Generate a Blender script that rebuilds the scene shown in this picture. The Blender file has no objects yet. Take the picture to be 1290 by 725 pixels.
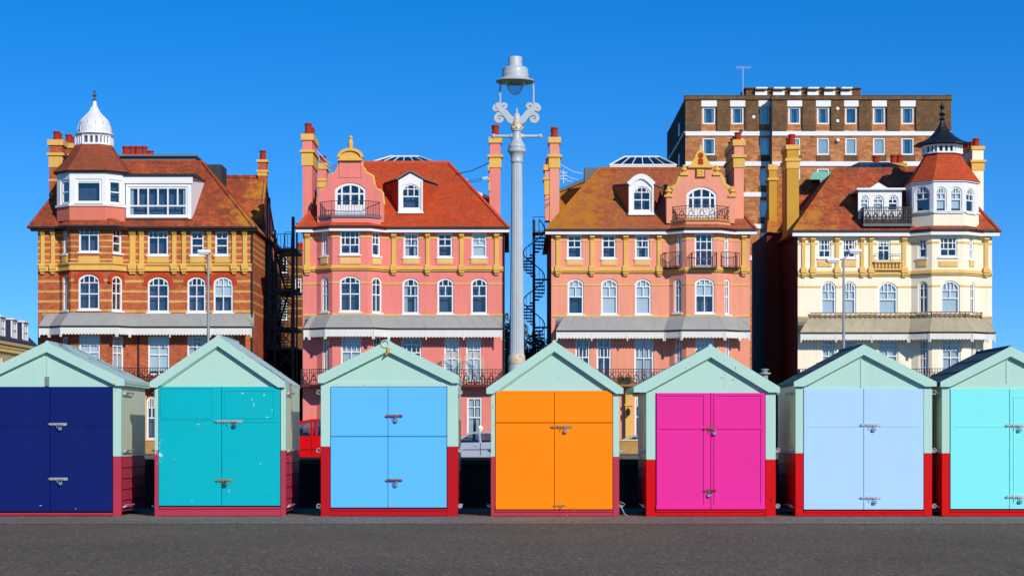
import bpy, bmesh, math, random
from mathutils import Vector, Matrix
from mathutils.geometry import delaunay_2d_cdt
random.seed(7)
SC = bpy.context.scene
COL = SC.collection
R = math.radians
# ------------------------------------------------------------------ camera mapping (photo 1290 x 725 px)
F = 2576.0; CX = 645.0; HY = 547.0; EYE = 1.12
def WX(px, Y): return (px - CX) * Y / F
def WZ(py, Y): return EYE + (HY - py) * Y / F
def W(px, py, Y): return Vector((WX(px, Y), Y, WZ(py, Y)))
YF = 128.8          # seafront villas' front plane

# ------------------------------------------------------------------ objects
def tag(o, label=None, cat=None, group=None, kind=None):
    if label: o['label'] = label
    if cat: o['category'] = cat
    if group: o['group'] = group
    if kind: o['kind'] = kind
    return o
def thing(name, label, cat, loc=(0, 0, 0), group=None):
    o = bpy.data.objects.new(name, None); COL.objects.link(o)
    o.location = loc; o.empty_display_size = .2
    return tag(o, label, cat, group)
def origin(p):
    v = Vector((0, 0, 0))
    while p is not None:
        v = v + Vector(p.location); p = p.parent
    return v
class MB:
    def __init__(s): s.v = []; s.f = []; s.m = []
    def add(s, vs, fs, mi=0):
        b = len(s.v); s.v += [tuple(x) for x in vs]
        for q in fs: s.f.append([b + i for i in q]); s.m.append(mi)
    def box(s, x0, x1, y0, y1, z0, z1, mi=0, fr=None):
        P = [(x, y, z) for z in (z0, z1) for y in (y0, y1) for x in (x0, x1)]
        if fr: P = [fr.pt(a, o, z) for a, o, z in P]
        s.add(P, [(0, 2, 3, 1), (4, 5, 7, 6), (0, 1, 5, 4), (2, 6, 7, 3), (0, 4, 6, 2), (1, 3, 7, 5)], mi)
    def cbox(s, x0, x1, y0, y1, z0, z1, c=.004, mi=0):      # box with chamfered edges
        bm = bmesh.new(); bmesh.ops.create_cube(bm, size=1)
        for v in bm.verts:
            v.co = Vector(((x0 + x1) / 2 + v.co.x * (x1 - x0), (y0 + y1) / 2 + v.co.y * (y1 - y0), (z0 + z1) / 2 + v.co.z * (z1 - z0)))
        bmesh.ops.bevel(bm, geom=list(bm.edges), offset=c, segments=1, affect='EDGES', profile=.5)
        bm.verts.index_update()
        s.add([v.co for v in bm.verts], [[v.index for v in f.verts] for f in bm.faces], mi); bm.free()
    def bar(s, a, b, w=.03, mi=0, w2=None):
        s.tube([a, b], w, 4, mi, r1=w2)
    def tube(s, pts, r, n=6, mi=0, r1=None, rs=None):
        pts = [Vector(p) for p in pts]; N = len(pts); rings = []
        for i, p in enumerate(pts):
            d = (pts[min(i + 1, N - 1)] - pts[max(i - 1, 0)]).normalized()
            up = Vector((0, 0, 1)) if abs(d.z) < .93 else Vector((0, 1, 0))
            a = d.cross(up).normalized(); c = a.cross(d).normalized()
            rr = rs[i] if rs else (r + (r1 - r) * i / (N - 1) if r1 is not None else r)
            rings.append([p + (a * math.cos(t) + c * math.sin(t)) * rr for t in [2 * math.pi * (k + .5) / n for k in range(n)]])
        vs = [q for g in rings for q in g]; fs = []
        for i in range(N - 1):
            for k in range(n):
                fs.append((i * n + k, i * n + (k + 1) % n, (i + 1) * n + (k + 1) % n, (i + 1) * n + k))
        fs.append(tuple(range(n))[::-1]); fs.append(tuple((N - 1) * n + k for k in range(n)))
        s.add(vs, fs, mi)
    def lathe(s, prof, c, n=16, mi=0, flute=0, rot=0.0):
        c = Vector(c); vs = []; fs = []; N = len(prof)
        for r, z in prof:
            for k in range(n):
                t = 2 * math.pi * k / n + rot
                rr = r * (1 - flute * (k % 2))
                vs.append((c.x + rr * math.cos(t), c.y + rr * math.sin(t), c.z + z))
        for i in range(N - 1):
            for k in range(n):
                fs.append((i * n + k, i * n + (k + 1) % n, (i + 1) * n + (k + 1) % n, (i + 1) * n + k))
        fs.append(tuple(range(n))[::-1]); fs.append(tuple((N - 1) * n + k for k in range(n)))
        s.add(vs, fs, mi)
    def prism(s, A, B, mi=0, caps=True):                     # loft between two 3D outlines of equal count
        n = len(A); vs = list(A) + list(B)
        fs = [(k, (k + 1) % n, n + (k + 1) % n, n + k) for k in range(n)]
        if caps: fs += [tuple(range(n))[::-1], tuple(range(n, 2 * n))]
        s.add(vs, fs, mi)
    def poly(s, pts, y0, y1, mi=0):                          # outline in (x, z) pushed from y0 to y1
        s.prism([(x, y0, z) for x, z in pts], [(x, y1, z) for x, z in pts], mi)
    def ring(s, fr, O, I, o0, o1, mi=0):                     # frame between outlines O and I in (s, z)
        n = len(O); vs = []
        for o in (o0, o1):
            vs += [fr.pt(a, o, z) for a, z in O] + [fr.pt(a, o, z) for a, z in I]
        fs = []
        for k in range(n):
            j = (k + 1) % n
            fs += [(k, j, n + j, n + k), (2 * n + k, 3 * n + k, 3 * n + j, 2 * n + j), (k, 2 * n + k, 2 * n + j, j), (n + k, n + j, 3 * n + j, 3 * n + k)]
        s.add(vs, fs, mi)
    def ribbon(s, pts, ws, y0, y1, mi=0):                    # flat strip of varying width along an (x, z) path
        L = []; Rr = []; N = len(pts)
        for i, p in enumerate(pts):
            a = pts[max(i - 1, 0)]; b = pts[min(i + 1, N - 1)]
            d = Vector((b[0] - a[0], b[1] - a[1])).normalized(); nn = Vector((-d.y, d.x)) * ws[i]
            L.append((p[0] + nn.x, p[1] + nn.y)); Rr.append((p[0] - nn.x, p[1] - nn.y))
        vs = [(x, y0, z) for x, z in L] + [(x, y0, z) for x, z in Rr] + [(x, y1, z) for x, z in L] + [(x, y1, z) for x, z in Rr]
        fs = []
        for i in range(N - 1):
            fs += [(i, i + 1, N + i + 1, N + i), (2 * N + i, 3 * N + i, 3 * N + i + 1, 2 * N + i + 1),
                   (i, 2 * N + i, 2 * N + i + 1, i + 1), (N + i, N + i + 1, 3 * N + i + 1, 3 * N + i)]
        fs += [(0, N, 3 * N, 2 * N), (N - 1, 3 * N - 1, 4 * N - 1, 2 * N - 1)]
        s.add(vs, fs, mi)
    def build(s, name, mats, parent=None, smooth=False, recalc=True):
        if not isinstance(mats, (list, tuple)): mats = [mats]
        og = origin(parent)
        me = bpy.data.meshes.new(name)
        me.from_pydata([(x - og.x, y - og.y, z - og.z) for x, y, z in s.v], [], s.f)
        for m in mats: me.materials.append(m)
        me.polygons.foreach_set('material_index', s.m)
        if recalc:
            bm = bmesh.new(); bm.from_mesh(me); bmesh.ops.recalc_face_normals(bm, faces=bm.faces); bm.to_mesh(me); bm.free()
        if smooth:
            me.polygons.foreach_set('use_smooth', [True] * len(me.polygons)); me.set_sharp_from_angle(angle=R(38))
        o = bpy.data.objects.new(name, me); COL.objects.link(o)
        if parent: o.parent = parent
        return o

class FR:                                                    # a vertical facet: s along it, o outward, z up
    def __init__(f, P0, P1):
        f.P = Vector(P0); d = Vector(P1) - f.P; f.L = d.length; f.t = d / f.L; f.n = Vector((f.t.y, -f.t.x))
    def pt(f, s, o, z):
        q = f.P + f.t * s + f.n * o
        return Vector((q.x, q.y, z))
    def s_of(f, px):
        a = (px - CX) / F
        return (a * f.P.y - f.P.x) / (f.t.x - a * f.t.y)
    def y_at(f, s): return f.P.y + f.t.y * s
def frames(plan): return [FR(plan[i], plan[i + 1]) for i in range(len(plan) - 1)]
def offset(plan, o):
    fr = frames(plan); out = []
    for i, p in enumerate(plan):
        p = Vector(p)
        if i == 0: out.append(p + fr[0].n * o)
        elif i == len(plan) - 1: out.append(p + fr[-1].n * o)
        else:
            a, b = fr[i - 1].n, fr[i].n
            m = (a + b).normalized(); out.append(p + m * (o / max(.3, m.dot(a))))
    return out
def strip(mb, plan, z0, z1, o0, o1, mi=0):
    A = offset(plan, o0); B = offset(plan, o1)
    N = len(A); vs = []
    for i in range(N):
        vs += [(A[i].x, A[i].y, z0), (B[i].x, B[i].y, z0), (B[i].x, B[i].y, z1), (A[i].x, A[i].y, z1)]
    fs = []
    for i in range(N - 1):
        for k in range(4):
            fs.append((4 * i + k, 4 * i + (k + 1) % 4, 4 * i + 4 + (k + 1) % 4, 4 * i + 4 + k))
    fs += [(0, 1, 2, 3), tuple(4 * (N - 1) + k for k in (3, 2, 1, 0))]
    mb.add(vs, fs, mi)

# ------------------------------------------------------------------ materials
def lin(c): return tuple(((x / 255) / 12.92 if x / 255 <= .04045 else ((x / 255 + .055) / 1.055) ** 2.4) for x in c) + (1,)
def new_mat(name):
    m = bpy.data.materials.new(name); m.use_nodes = True
    nt = m.node_tree; b = nt.nodes['Principled BSDF']
    return m, nt, b
def N(nt, t, **kw):
    n = nt.nodes.new(t)
    for k, v in kw.items(): setattr(n, k, v)
    return n
def lk(nt, a, b): nt.links.new(a, b)
def noise(nt, scale, detail=4, vec=None, rough=.6):
    n = N(nt, 'ShaderNodeTexNoise'); n.inputs['Scale'].default_value = scale; n.inputs['Detail'].default_value = detail; n.inputs['Roughness'].default_value = rough
    if vec is not None: lk(nt, vec, n.inputs['Vector'])
    return n.outputs['Fac']
def ramp(nt, fac, stops):
    r = N(nt, 'ShaderNodeValToRGB'); e = r.color_ramp.elements
    while len(e) > 1: e.remove(e[-1])
    for i, (p, c) in enumerate(stops):
        x = e[0] if i == 0 else e.new(p)
        x.position = p; x.color = c if len(c) == 4 else tuple(c) + (1,)
    lk(nt, fac, r.inputs['Fac']); return r.outputs['Color']
def mix(nt, fac, a, b, mode='MIX'):
    n = N(nt, 'ShaderNodeMix', data_type='RGBA', blend_type=mode)
    for k, x in ((0, fac), (6, a), (7, b)):
        if hasattr(x, 'is_output') or isinstance(x, bpy.types.NodeSocket): lk(nt, x, n.inputs[k])
        else: n.inputs[k].default_value = x
    return n.outputs[2]
def math_(nt, op, a, b=None):
    n = N(nt, 'ShaderNodeMath', operation=op)
    for k, x in enumerate((a, b)):
        if x is None: continue
        if isinstance(x, bpy.types.NodeSocket): lk(nt, x, n.inputs[k])
        else: n.inputs[k].default_value = x
    return n.outputs[0]
def bump(nt, b, h, strength=.2, dist=.02):
    n = N(nt, 'ShaderNodeBump'); n.inputs['Strength'].default_value = strength; n.inputs['Distance'].default_value = dist
    lk(nt, h, n.inputs['Height']); lk(nt, n.outputs[0], b.inputs['Normal'])
def geo(nt): return N(nt, 'ShaderNodeNewGeometry').outputs['Position']
def scaled(nt, vec, s):
    m = N(nt, 'ShaderNodeMapping'); m.inputs['Scale'].default_value = s; lk(nt, vec, m.inputs['Vector']); return m.outputs[0]
def mul(c, k): return tuple(min(1, x * k) for x in c[:3]) + (1,)

def paint(name, col, rough=.5, var=.10, chip=None, chip_amt=.30, chip_scale=9, grime=.15, wood=False, bmp=.12, spec=.12, scale=1.0):
    m, nt, b = new_mat(name); c = lin(col); p = geo(nt)
    big = noise(nt, 1.3 * scale, 5, p)
    col_ = mix(nt, big, mul(c, 1 - var), mul(c, 1 + var))
    st = noise(nt, 2.2 * scale, 6, scaled(nt, p, (3.0, 3.0, .35)), .7)         # faint vertical weather streaks
    sf = ramp(nt, st, [(.47, (0, 0, 0)), (.70, (grime, grime, grime))])
    col_ = mix(nt, sf, col_, mul((c[0] * .75 + .02, c[1] * .75 + .018, c[2] * .75 + .014), 1))
    if chip is not None:
        msk = noise(nt, .9 * scale, 2, p); fine = noise(nt, chip_scale * scale, 8, p, .75)
        s_ = math_(nt, 'MULTIPLY', msk, fine)
        f = ramp(nt, s_, [(chip_amt, (0, 0, 0)), (chip_amt + .008, (1, 1, 1))])
        col_ = mix(nt, f, col_, lin(chip))
    lk(nt, col_, b.inputs['Base Color'])
    rr = noise(nt, 6 * scale, 5, p)
    b.inputs['Specular IOR Level'].default_value = spec
    mr = N(nt, 'ShaderNodeMapRange'); lk(nt, rr, mr.inputs[0]); mr.inputs[3].default_value = rough - .12; mr.inputs[4].default_value = rough + .15
    lk(nt, mr.outputs[0], b.inputs['Roughness'])
    if wood: h = noise(nt, 5, 6, scaled(nt, p, (14, 14, .8)), .65)
    else: h = noise(nt, 12 * scale, 6, p)
    if bmp: bump(nt, b, h, bmp, .01 / scale)
    return m
def stucco(name, col, var=.10, grime=.25, spec=.1): return paint(name, col, .8, var, None, grime=grime, spec=spec, scale=.35, bmp=.25)
def metal(name, col, rough=.45, met=.0, rust=None, rust_amt=.62, scale=1.0):
    m, nt, b = new_mat(name); c = lin(col); p = geo(nt)
    n1 = noise(nt, 5 * scale, 6, p)
    cc = mix(nt, n1, mul(c, .85), mul(c, 1.12))
    if rust:
        f = ramp(nt, noise(nt, 9 * scale, 7, p, .7), [(rust_amt, (0, 0, 0)), (rust_amt + .06, (1, 1, 1))])
        cc = mix(nt, f, cc, lin(rust))
    lk(nt, cc, b.inputs['Base Color']); b.inputs['Roughness'].default_value = rough; b.inputs['Metallic'].default_value = met
    return m
def wall_uv(nt, p):
    sp = N(nt, 'ShaderNodeSeparateXYZ'); lk(nt, p, sp.inputs[0])
    cb = N(nt, 'ShaderNodeCombineXYZ'); lk(nt, math_(nt, 'ADD', sp.outputs[0], sp.outputs[1]), cb.inputs[0]); lk(nt, sp.outputs[2], cb.inputs[1])
    return cb.outputs[0], sp.outputs[2]
def brick(name, c1, c2, mortar, stripes=None, stripe_col=None, size=(.23, .078), var=.25):
    m, nt, b = new_mat(name); p = geo(nt); uv, z = wall_uv(nt, p)
    t = N(nt, 'ShaderNodeTexBrick'); lk(nt, uv, t.inputs['Vector'])
    t.inputs['Color1'].default_value = lin(c1); t.inputs['Color2'].default_value = lin(c2); t.inputs['Mortar'].default_value = lin(mortar)
    t.inputs['Scale'].default_value = 1; t.inputs['Brick Width'].default_value = size[0]; t.inputs['Row Height'].default_value = size[1]
    t.inputs['Mortar Size'].default_value = .008; t.inputs['Mortar Smooth'].default_value = .2
    c = t.outputs['Color']
    if stripes:
        f = None
        for z0, z1 in stripes:
            g = math_(nt, 'MULTIPLY', math_(nt, 'GREATER_THAN', z, z0), math_(nt, 'LESS_THAN', z, z1))
            f = g if f is None else math_(nt, 'MAXIMUM', f, g)
        c = mix(nt, f, c, stripe_col if isinstance(stripe_col, tuple) and len(stripe_col) == 4 else lin(stripe_col))
    n1 = noise(nt, .45, 5, p, .65); n2 = noise(nt, 3.1, 4, p)
    c = mix(nt, var, c, ramp(nt, n1, [(.3, (.35, .33, .33)), (.7, (1.0, 1.0, 1.0))]), 'MULTIPLY')
    c = mix(nt, var, c, ramp(nt, n2, [(.3, (.4, .4, .4)), (.7, (1., 1., 1.))]), 'MULTIPLY')
    lk(nt, c, b.inputs['Base Color']); b.inputs['Roughness'].default_value = .85; b.inputs['Specular IOR Level'].default_value = .15
    bump(nt, b, t.outputs['Fac'], -.3, .01)
    return m
def tiles(name, c1, c2, c3, lichen=None, amt=.5, side=None, dark=(70, 45, 35), rows=.18, weather=.5):
    m, nt, b = new_mat(name); p = geo(nt)
    sp = N(nt, 'ShaderNodeSeparateXYZ'); lk(nt, p, sp.inputs[0])
    cb = N(nt, 'ShaderNodeCombineXYZ'); lk(nt, math_(nt, 'ADD', sp.outputs[0], math_(nt, 'MULTIPLY', sp.outputs[1], .37)), cb.inputs[0]); lk(nt, sp.outputs[2], cb.inputs[1])
    t = N(nt, 'ShaderNodeTexBrick'); lk(nt, cb.outputs[0], t.inputs['Vector'])
    t.inputs['Color1'].default_value = lin(c1); t.inputs['Color2'].default_value = lin(c2); t.inputs['Mortar'].default_value = mul(lin(c1), .45)
    t.inputs['Scale'].default_value = 1; t.inputs['Brick Width'].default_value = .26; t.inputs['Row Height'].default_value = rows
    t.inputs['Mortar Size'].default_value = .012; t.inputs['Mortar Smooth'].default_value = .6
    f = ramp(nt, noise(nt, .8, 9, p, .75), [(.42, (0, 0, 0)), (.60, (.9, .9, .9))])
    jit = noise(nt, 7, 3, scaled(nt, p, (1, 1, 1.6)), .8)
    c = mix(nt, f, t.outputs['Color'], lin(c3))
    c = mix(nt, .55, c, ramp(nt, jit, [(.3, (.35, .35, .35)), (.7, (1.25, 1.25, 1.25))]), 'MULTIPLY')
    d = ramp(nt, noise(nt, 2.6, 7, p, .75), [(.52, (0, 0, 0)), (.70, (weather, weather, weather))])
    c = mix(nt, d, c, lin(dark))
    if lichen:
        l = noise(nt, 1.1, 9, p, .78)
        if side:                                            # side = (x0, x1): lichen grows from x0 (none) to x1 (full)
            mr = N(nt, 'ShaderNodeMapRange'); lk(nt, sp.outputs[0], mr.inputs[0])
            mr.inputs[1].default_value = side[0]; mr.inputs[2].default_value = side[1]; mr.inputs[3].default_value = -.22; mr.inputs[4].default_value = .12
            l = math_(nt, 'ADD', l, mr.outputs[0])
        f = ramp(nt, l, [(amt, (0, 0, 0)), (amt + .12, (.85, .85, .85))])
        c = mix(nt, f, c, lin(lichen))
    lk(nt, c, b.inputs['Base Color']); b.inputs['Roughness'].default_value = .85; b.inputs['Specular IOR Level'].default_value = .15
    bump(nt, b, t.outputs['Fac'], -.5, .02)
    return m
def glass_pane(name, tint=(.75, .80, .85), refl=.10, gcol=(1.0, .90, .80, 1)):
    m, nt, b = new_mat(name); nt.nodes.remove(b)
    out = nt.nodes['Material Output']
    tr = N(nt, 'ShaderNodeBsdfTransparent'); tr.inputs[0].default_value = tint + (1,)
    gl = N(nt, 'ShaderNodeBsdfGlossy'); gl.inputs['Roughness'].default_value = .03; gl.inputs[0].default_value = gcol
    lw = N(nt, 'ShaderNodeLayerWeight'); lw.inputs[0].default_value = .35
    f = math_(nt, 'ADD', math_(nt, 'MULTIPLY', lw.outputs['Facing'], .5), refl)
    bp = N(nt, 'ShaderNodeBump'); bp.inputs['Strength'].default_value = .04; bp.inputs['Distance'].default_value = .05
    lk(nt, noise(nt, .9, 2, geo(nt)), bp.inputs['Height']); lk(nt, bp.outputs[0], gl.inputs['Normal'])
    ms = N(nt, 'ShaderNodeMixShader'); lk(nt, f, ms.inputs[0]); lk(nt, tr.outputs[0], ms.inputs[1]); lk(nt, gl.outputs[0], ms.inputs[2])
    lk(nt, ms.outputs[0], out.inputs['Surface']); return m

WHITE = paint('white_gloss_paint', (230, 228, 224), .4, .05, None, grime=.15, scale=.5, bmp=.05)
IRON = metal('black_iron', (26, 24, 26), .5)
LEAD = stucco('lead_grey', (108, 112, 118), .12)
GLASS = glass_pane('window_glass')
SKYGLASS = glass_pane('rooflight_glass', (.22, .30, .34), .10)
CARGLASS = glass_pane('car_glass', (.42, .48, .50), .10)
DARK_SKY_TINT, _nt, _b = new_mat('dark_sky_tint')  # dark niche colour, its blue stands in for sky mirrored in the panes
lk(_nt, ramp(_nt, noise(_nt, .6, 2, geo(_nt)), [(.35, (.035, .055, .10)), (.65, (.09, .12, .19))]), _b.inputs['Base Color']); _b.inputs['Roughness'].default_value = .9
BLIND = stucco('pale_blind', (222, 232, 228), .05)
CURTAIN = stucco('net_curtain', (205, 212, 212), .16)
OCHRE = stucco('ochre_stucco', (222, 175, 90), .18, .5)
OCHRE_PALE = stucco('pale_ochre_stucco', (226, 186, 112), .14, .5)
POT = stucco('clay_pot', (158, 52, 34), .2)
REDBRICK = brick('dark_red_brick', (128, 50, 36), (104, 40, 30), (110, 84, 70))

# ------------------------------------------------------------------ facades
def arch_pts(s0, s1, z0, z1, rise, n=12):
    if rise <= 0: return [(s0, z0), (s1, z0), (s1, z1), (s0, z1)]
    w = (s1 - s0) / 2; h = w * rise; c = (s0 + s1) / 2
    r = (w * w + h * h) / (2 * h); cz = z1 - r; a = math.asin(min(1, w / r)); pts = [(s0, z0), (s1, z0)]
    for k in range(n + 1):
        t = a - 2 * a * k / n; pts.append((c + r * math.sin(t), cz + r * math.cos(t)))
    return pts
def z_in_arch(pts, s):                                       # top of the outline at s
    best = None
    for i in range(1, len(pts)):
        (a, za), (b, zb) = pts[i], pts[(i + 1) % len(pts)]
        if abs(a - b) < 1e-6: continue
        if min(a, b) - 1e-6 <= s <= max(a, b) + 1e-6:
            z = za + (zb - za) * (s - a) / (b - a)
            if best is None or z > best: best = z
    return best
def inside(p, poly):
    c = False; n = len(poly)
    for i in range(n):
        x1, y1 = poly[i]; x2, y2 = poly[i - 1]
        if (y1 > p[1]) != (y2 > p[1]) and p[0] < (x2 - x1) * (p[1] - y1) / (y2 - y1) + x1: c = not c
    return c
def facet(mb, fr, outer, holes, depth=.55, mi=0, rmi=0, dmi=1):
    vs = []; es = []
    for lp in [outer] + holes:
        b = len(vs); vs += [Vector(p) for p in lp]; es += [(b + i, b + (i + 1) % len(lp)) for i in range(len(lp))]
    v2, _, f2, *_ = delaunay_2d_cdt(vs, es, [], 0, 1e-5)
    keep = []
    for f in f2:
        c = sum((v2[i] for i in f), Vector((0, 0))) / len(f)
        if inside(c, outer) and not any(inside(c, h) for h in holes): keep.append(f)
    mb.add([fr.pt(v.x, 0, v.y) for v in v2], keep, mi)
    for h in holes:
        n = len(h); A = [fr.pt(a, 0, z) for a, z in h]; B = [fr.pt(a, -.26, z) for a, z in h]; C = [fr.pt(a, -depth, z) for a, z in h]
        mb.add(A + B, [(k, n + k, n + (k + 1) % n, (k + 1) % n) for k in range(n)], rmi)
        mb.add(B + C, [(k, n + k, n + (k + 1) % n, (k + 1) % n) for k in range(n)], dmi)
        mb.add(C, [tuple(range(n))], dmi)
# window bars: (horizontals, verticals as (fraction, from, to)) in fractions of the opening
STY = {
 'arch_cross': ([.45, .76], [(.5, 0, .76), (.25, .76, 1), (.5, .76, 1), (.75, .76, 1)]),
 'casement': ([.72], [(.5, 0, 1), (.25, .72, 1), (.75, .72, 1)]),
 'sash6': ([.40, .70], [(.5, .70, 1)]),
 'sash_mid': ([.48, .75], [(.5, .48, 1)]),
 'sash_wide': ([.40, .70], [(.5, 0, 1), (.25, .40, 1), (.75, .40, 1)]),
 'arch_sash': ([.5, .78], [(.5, .5, .78), (.33, .78, 1), (.67, .78, 1)]),
 'arch_two': ([.5, .8], [(.33, .5, 1), (.67, .5, 1)]),
 'arch_wide': ([.5, .80], [(.5, 0, .8), (.25, .8, 1), (.5, .8, 1), (.75, .8, 1)]),
 'narrow': ([.5, .78], [(.5, .0, 1)]),
 'french': ([.52, .72, .86], [(.5, 0, 1), (.25, .72, 1), (.75, .72, 1)]),
 'french_thick': ([.56, .80], [(.5, 0, 1), (.25, .56, .8), (.75, .56, .8)]),
 'shop': ([.36], [(.333, 0, 1), (.667, 0, 1), (.167, .36, 1), (.5, .36, 1), (.833, .36, 1)]),
 'tilt': ([.86], [(.5, .86, 1)]),
 'tall': ([.25, .5, .75], [(.33, 0, 1), (.67, 0, 1)]),
 'fan': ([.5, .74], [(.5, .5, .74), (.28, .74, 1), (.5, .74, 1), (.72, .74, 1)]),
 'fan_cream': ([.46, .70], [(.5, .46, .70), (.3, .70, 1), (.5, .70, 1), (.7, .70, 1)]),
 'fan_door': ([.30, .66], [(.22, .0, 1), (.5, 0, 1), (.78, 0, 1)]),
 'plain': ([], []),
 'two': ([.5], []),
}
def window(root, fr, pts, sty, blind=None, sill=True, fw=.11, bw=.055, mat=None, name='window', glass=None, z_floor=None):
    mat = mat or WHITE
    s0 = min(p[0] for p in pts); s1 = max(p[0] for p in pts); z0 = min(p[1] for p in pts); z1 = max(p[1] for p in pts)
    cs, cz = (s0 + s1) / 2, (z0 + z1) / 2; w, h = s1 - s0, z1 - z0
    k = (w - 2 * fw) / w; kz = (h - 2 * fw) / h
    I = [(cs + (a - cs) * k, cz + (z - cz) * kz) for a, z in pts]
    mb = MB(); mb.ring(fr, pts, I, -.17, -.06)
    H, V = STY[sty]
    for f in H:
        z = z0 + h * f; b = bw * (1.3 if abs(f - .5) < .13 else 1)
        mb.box(s0 + fw * .9, s1 - fw * .9, -.155, -.075, z - b / 2, z + b / 2, 0, fr)
    for f, a, b in V:
        s = s0 + w * f; zt = z_in_arch(I, min(max(s, s0 + fw + .001), s1 - fw - .001)) or z1 - fw
        ztop = zt + .01 if b >= .999 else z0 + h * b
        mb.box(s - bw / 2, s + bw / 2, -.152, -.078, max(z0 + h * a, z0 + fw * .9), ztop, 0, fr)
    o = mb.build(name, mat, root)
    g = MB(); g.add([fr.pt(a, -.12, z) for a, z in I], [tuple(range(len(I)))]); g.build('pane', glass or GLASS, o, recalc=False)
    if sill:
        b = MB(); b.box(s0 - .08, s1 + .08, -.02, .10, z0 - .09, z0 - .002, 0, fr); b.build('sill', mat, o)
    if blind:
        kind, amt = blind; b = MB()
        if kind == 'blind':
            zb = z1 - h * amt
            T = [(a, max(z, zb)) for a, z in I]
            b.add([fr.pt(a, -.20, z) for a, z in T], [tuple(range(len(T)))])
            b.build('blind', BLIND, o, recalc=False)
        elif kind == 'panel':
            b.box(s0 + fw * .9, s1 - fw * .9, -.112, -.09, z0 + fw * .9, z0 + h * amt, 0, fr); b.build('door_panel', mat, o)
        else:
            for a0, a1 in ((s0 + fw * .8, s0 + fw + w * amt * .5), (s1 - fw - w * amt * .5, s1 - fw * .8)):
                n = 7; vs = []
                for i in range(n + 1):
                    a = a0 + (a1 - a0) * i / n; zt = z_in_arch(pts, a) or z1
                    vs += [fr.pt(a, -.24 + .03 * (i % 2), z0 + .05), fr.pt(a, -.24 + .03 * (i % 2), min(zt, z1) - .03)]
                b.add(vs, [(2 * i, 2 * i + 2, 2 * i + 3, 2 * i + 1) for i in range(n)])
            b.build('curtain', CURTAIN, o, recalc=False)
    return o
def op_pts(fr, op):
    s0, s1 = fr.s_of(op['x'][0]), fr.s_of(op['x'][1]); Y = fr.y_at((s0 + s1) / 2)
    return arch_pts(s0, s1, WZ(op['y'][1], Y), WZ(op['y'][0], Y), op.get('rise', 0))
def O(seg, x0, x1, y0, y1, sty, rise=0, blind=None, **k):
    return dict(seg=seg, x=(x0, x1), y=(y0, y1), sty=sty, rise=rise, blind=blind, **k)
def facade(root, plan, z0, z1, ops, wmat, wname='wall', fw=.11):
    frs = frames(plan); mb = MB()
    for i, fr in enumerate(frs):
        holes = []
        for op in ops:
            if op['seg'] != i: continue
            op['pts'] = op_pts(fr, op); op['fr'] = fr; holes.append(op['pts'])
        facet(mb, fr, [(0, z0), (fr.L, z0), (fr.L, z1), (0, z1)], holes)
    o = mb.build(wname, [wmat, DARK_SKY_TINT], root, recalc=False)
    for op in ops:
        window(root, op['fr'], op['pts'], op['sty'], op['blind'], op.get('sill', True), name=op.get('name', 'window'), fw=op.get('fw', fw), mat=op.get('mat'))
    return frs
def string_course(mb, frs, ops, z0, z1, o=.035, mi=0):       # a band that stops at the openings
    for fr in frs:
        cuts = sorted((min(p[0] for p in op['pts']), max(p[0] for p in op['pts'])) for op in ops if op['fr'] is fr and min(p[1] for p in op['pts']) < z1 and max(p[1] for p in op['pts']) > z0)
        a = .002
        for c0, c1 in cuts + [(fr.L - .002, None)]:
            if c0 - a > .03: mb.box(a, c0, -.02, o, z0, z1, mi, fr)
            if c1 is not None: a = c1
def pilaster(root, frs, seg, x0, x1, py0, py1, mat, base=True):
    fr = frs[seg]; s0, s1 = fr.s_of(x0), fr.s_of(x1); Y = fr.P.y; zt, zb = WZ(py0, Y), WZ(py1, Y); w = s1 - s0; h = zt - zb
    mb = MB(); e = .05
    mb.box(s0 + .03, s1 - .03, -.02, .09, zb + h * .20, zt - h * .14, 0, fr)
    mb.box(s0 - .02, s1 + .02, -.02, .20, zt - h * .06, zt - .01, 0, fr)
    mb.box(s0, s1, -.02, .28, zt - h * .10, zt - h * .062, 0, fr)
    mb.box(s0 + .02, s1 - .02, -.02, .16, zt - h * .14, zt - h * .102, 0, fr)
    mb.box(s0 - .03, s1 + .03, -.02, .17, zb + h * .20, zb + h * .235, 0, fr)
    mb.box(s0 - .05, s1 + .05, -.02, .30, zb + h * .10, zb + h * .198, 0, fr)
    mb.box(s0 - .01, s1 + .01, -.02, .24, zb + h * .045, zb + h * .098, 0, fr)
    mb.box(s0 + .03, s1 - .03, -.02, .15, zb, zb + h * .043, 0, fr)
    return mb.build('pilaster', mat, root)
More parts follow.
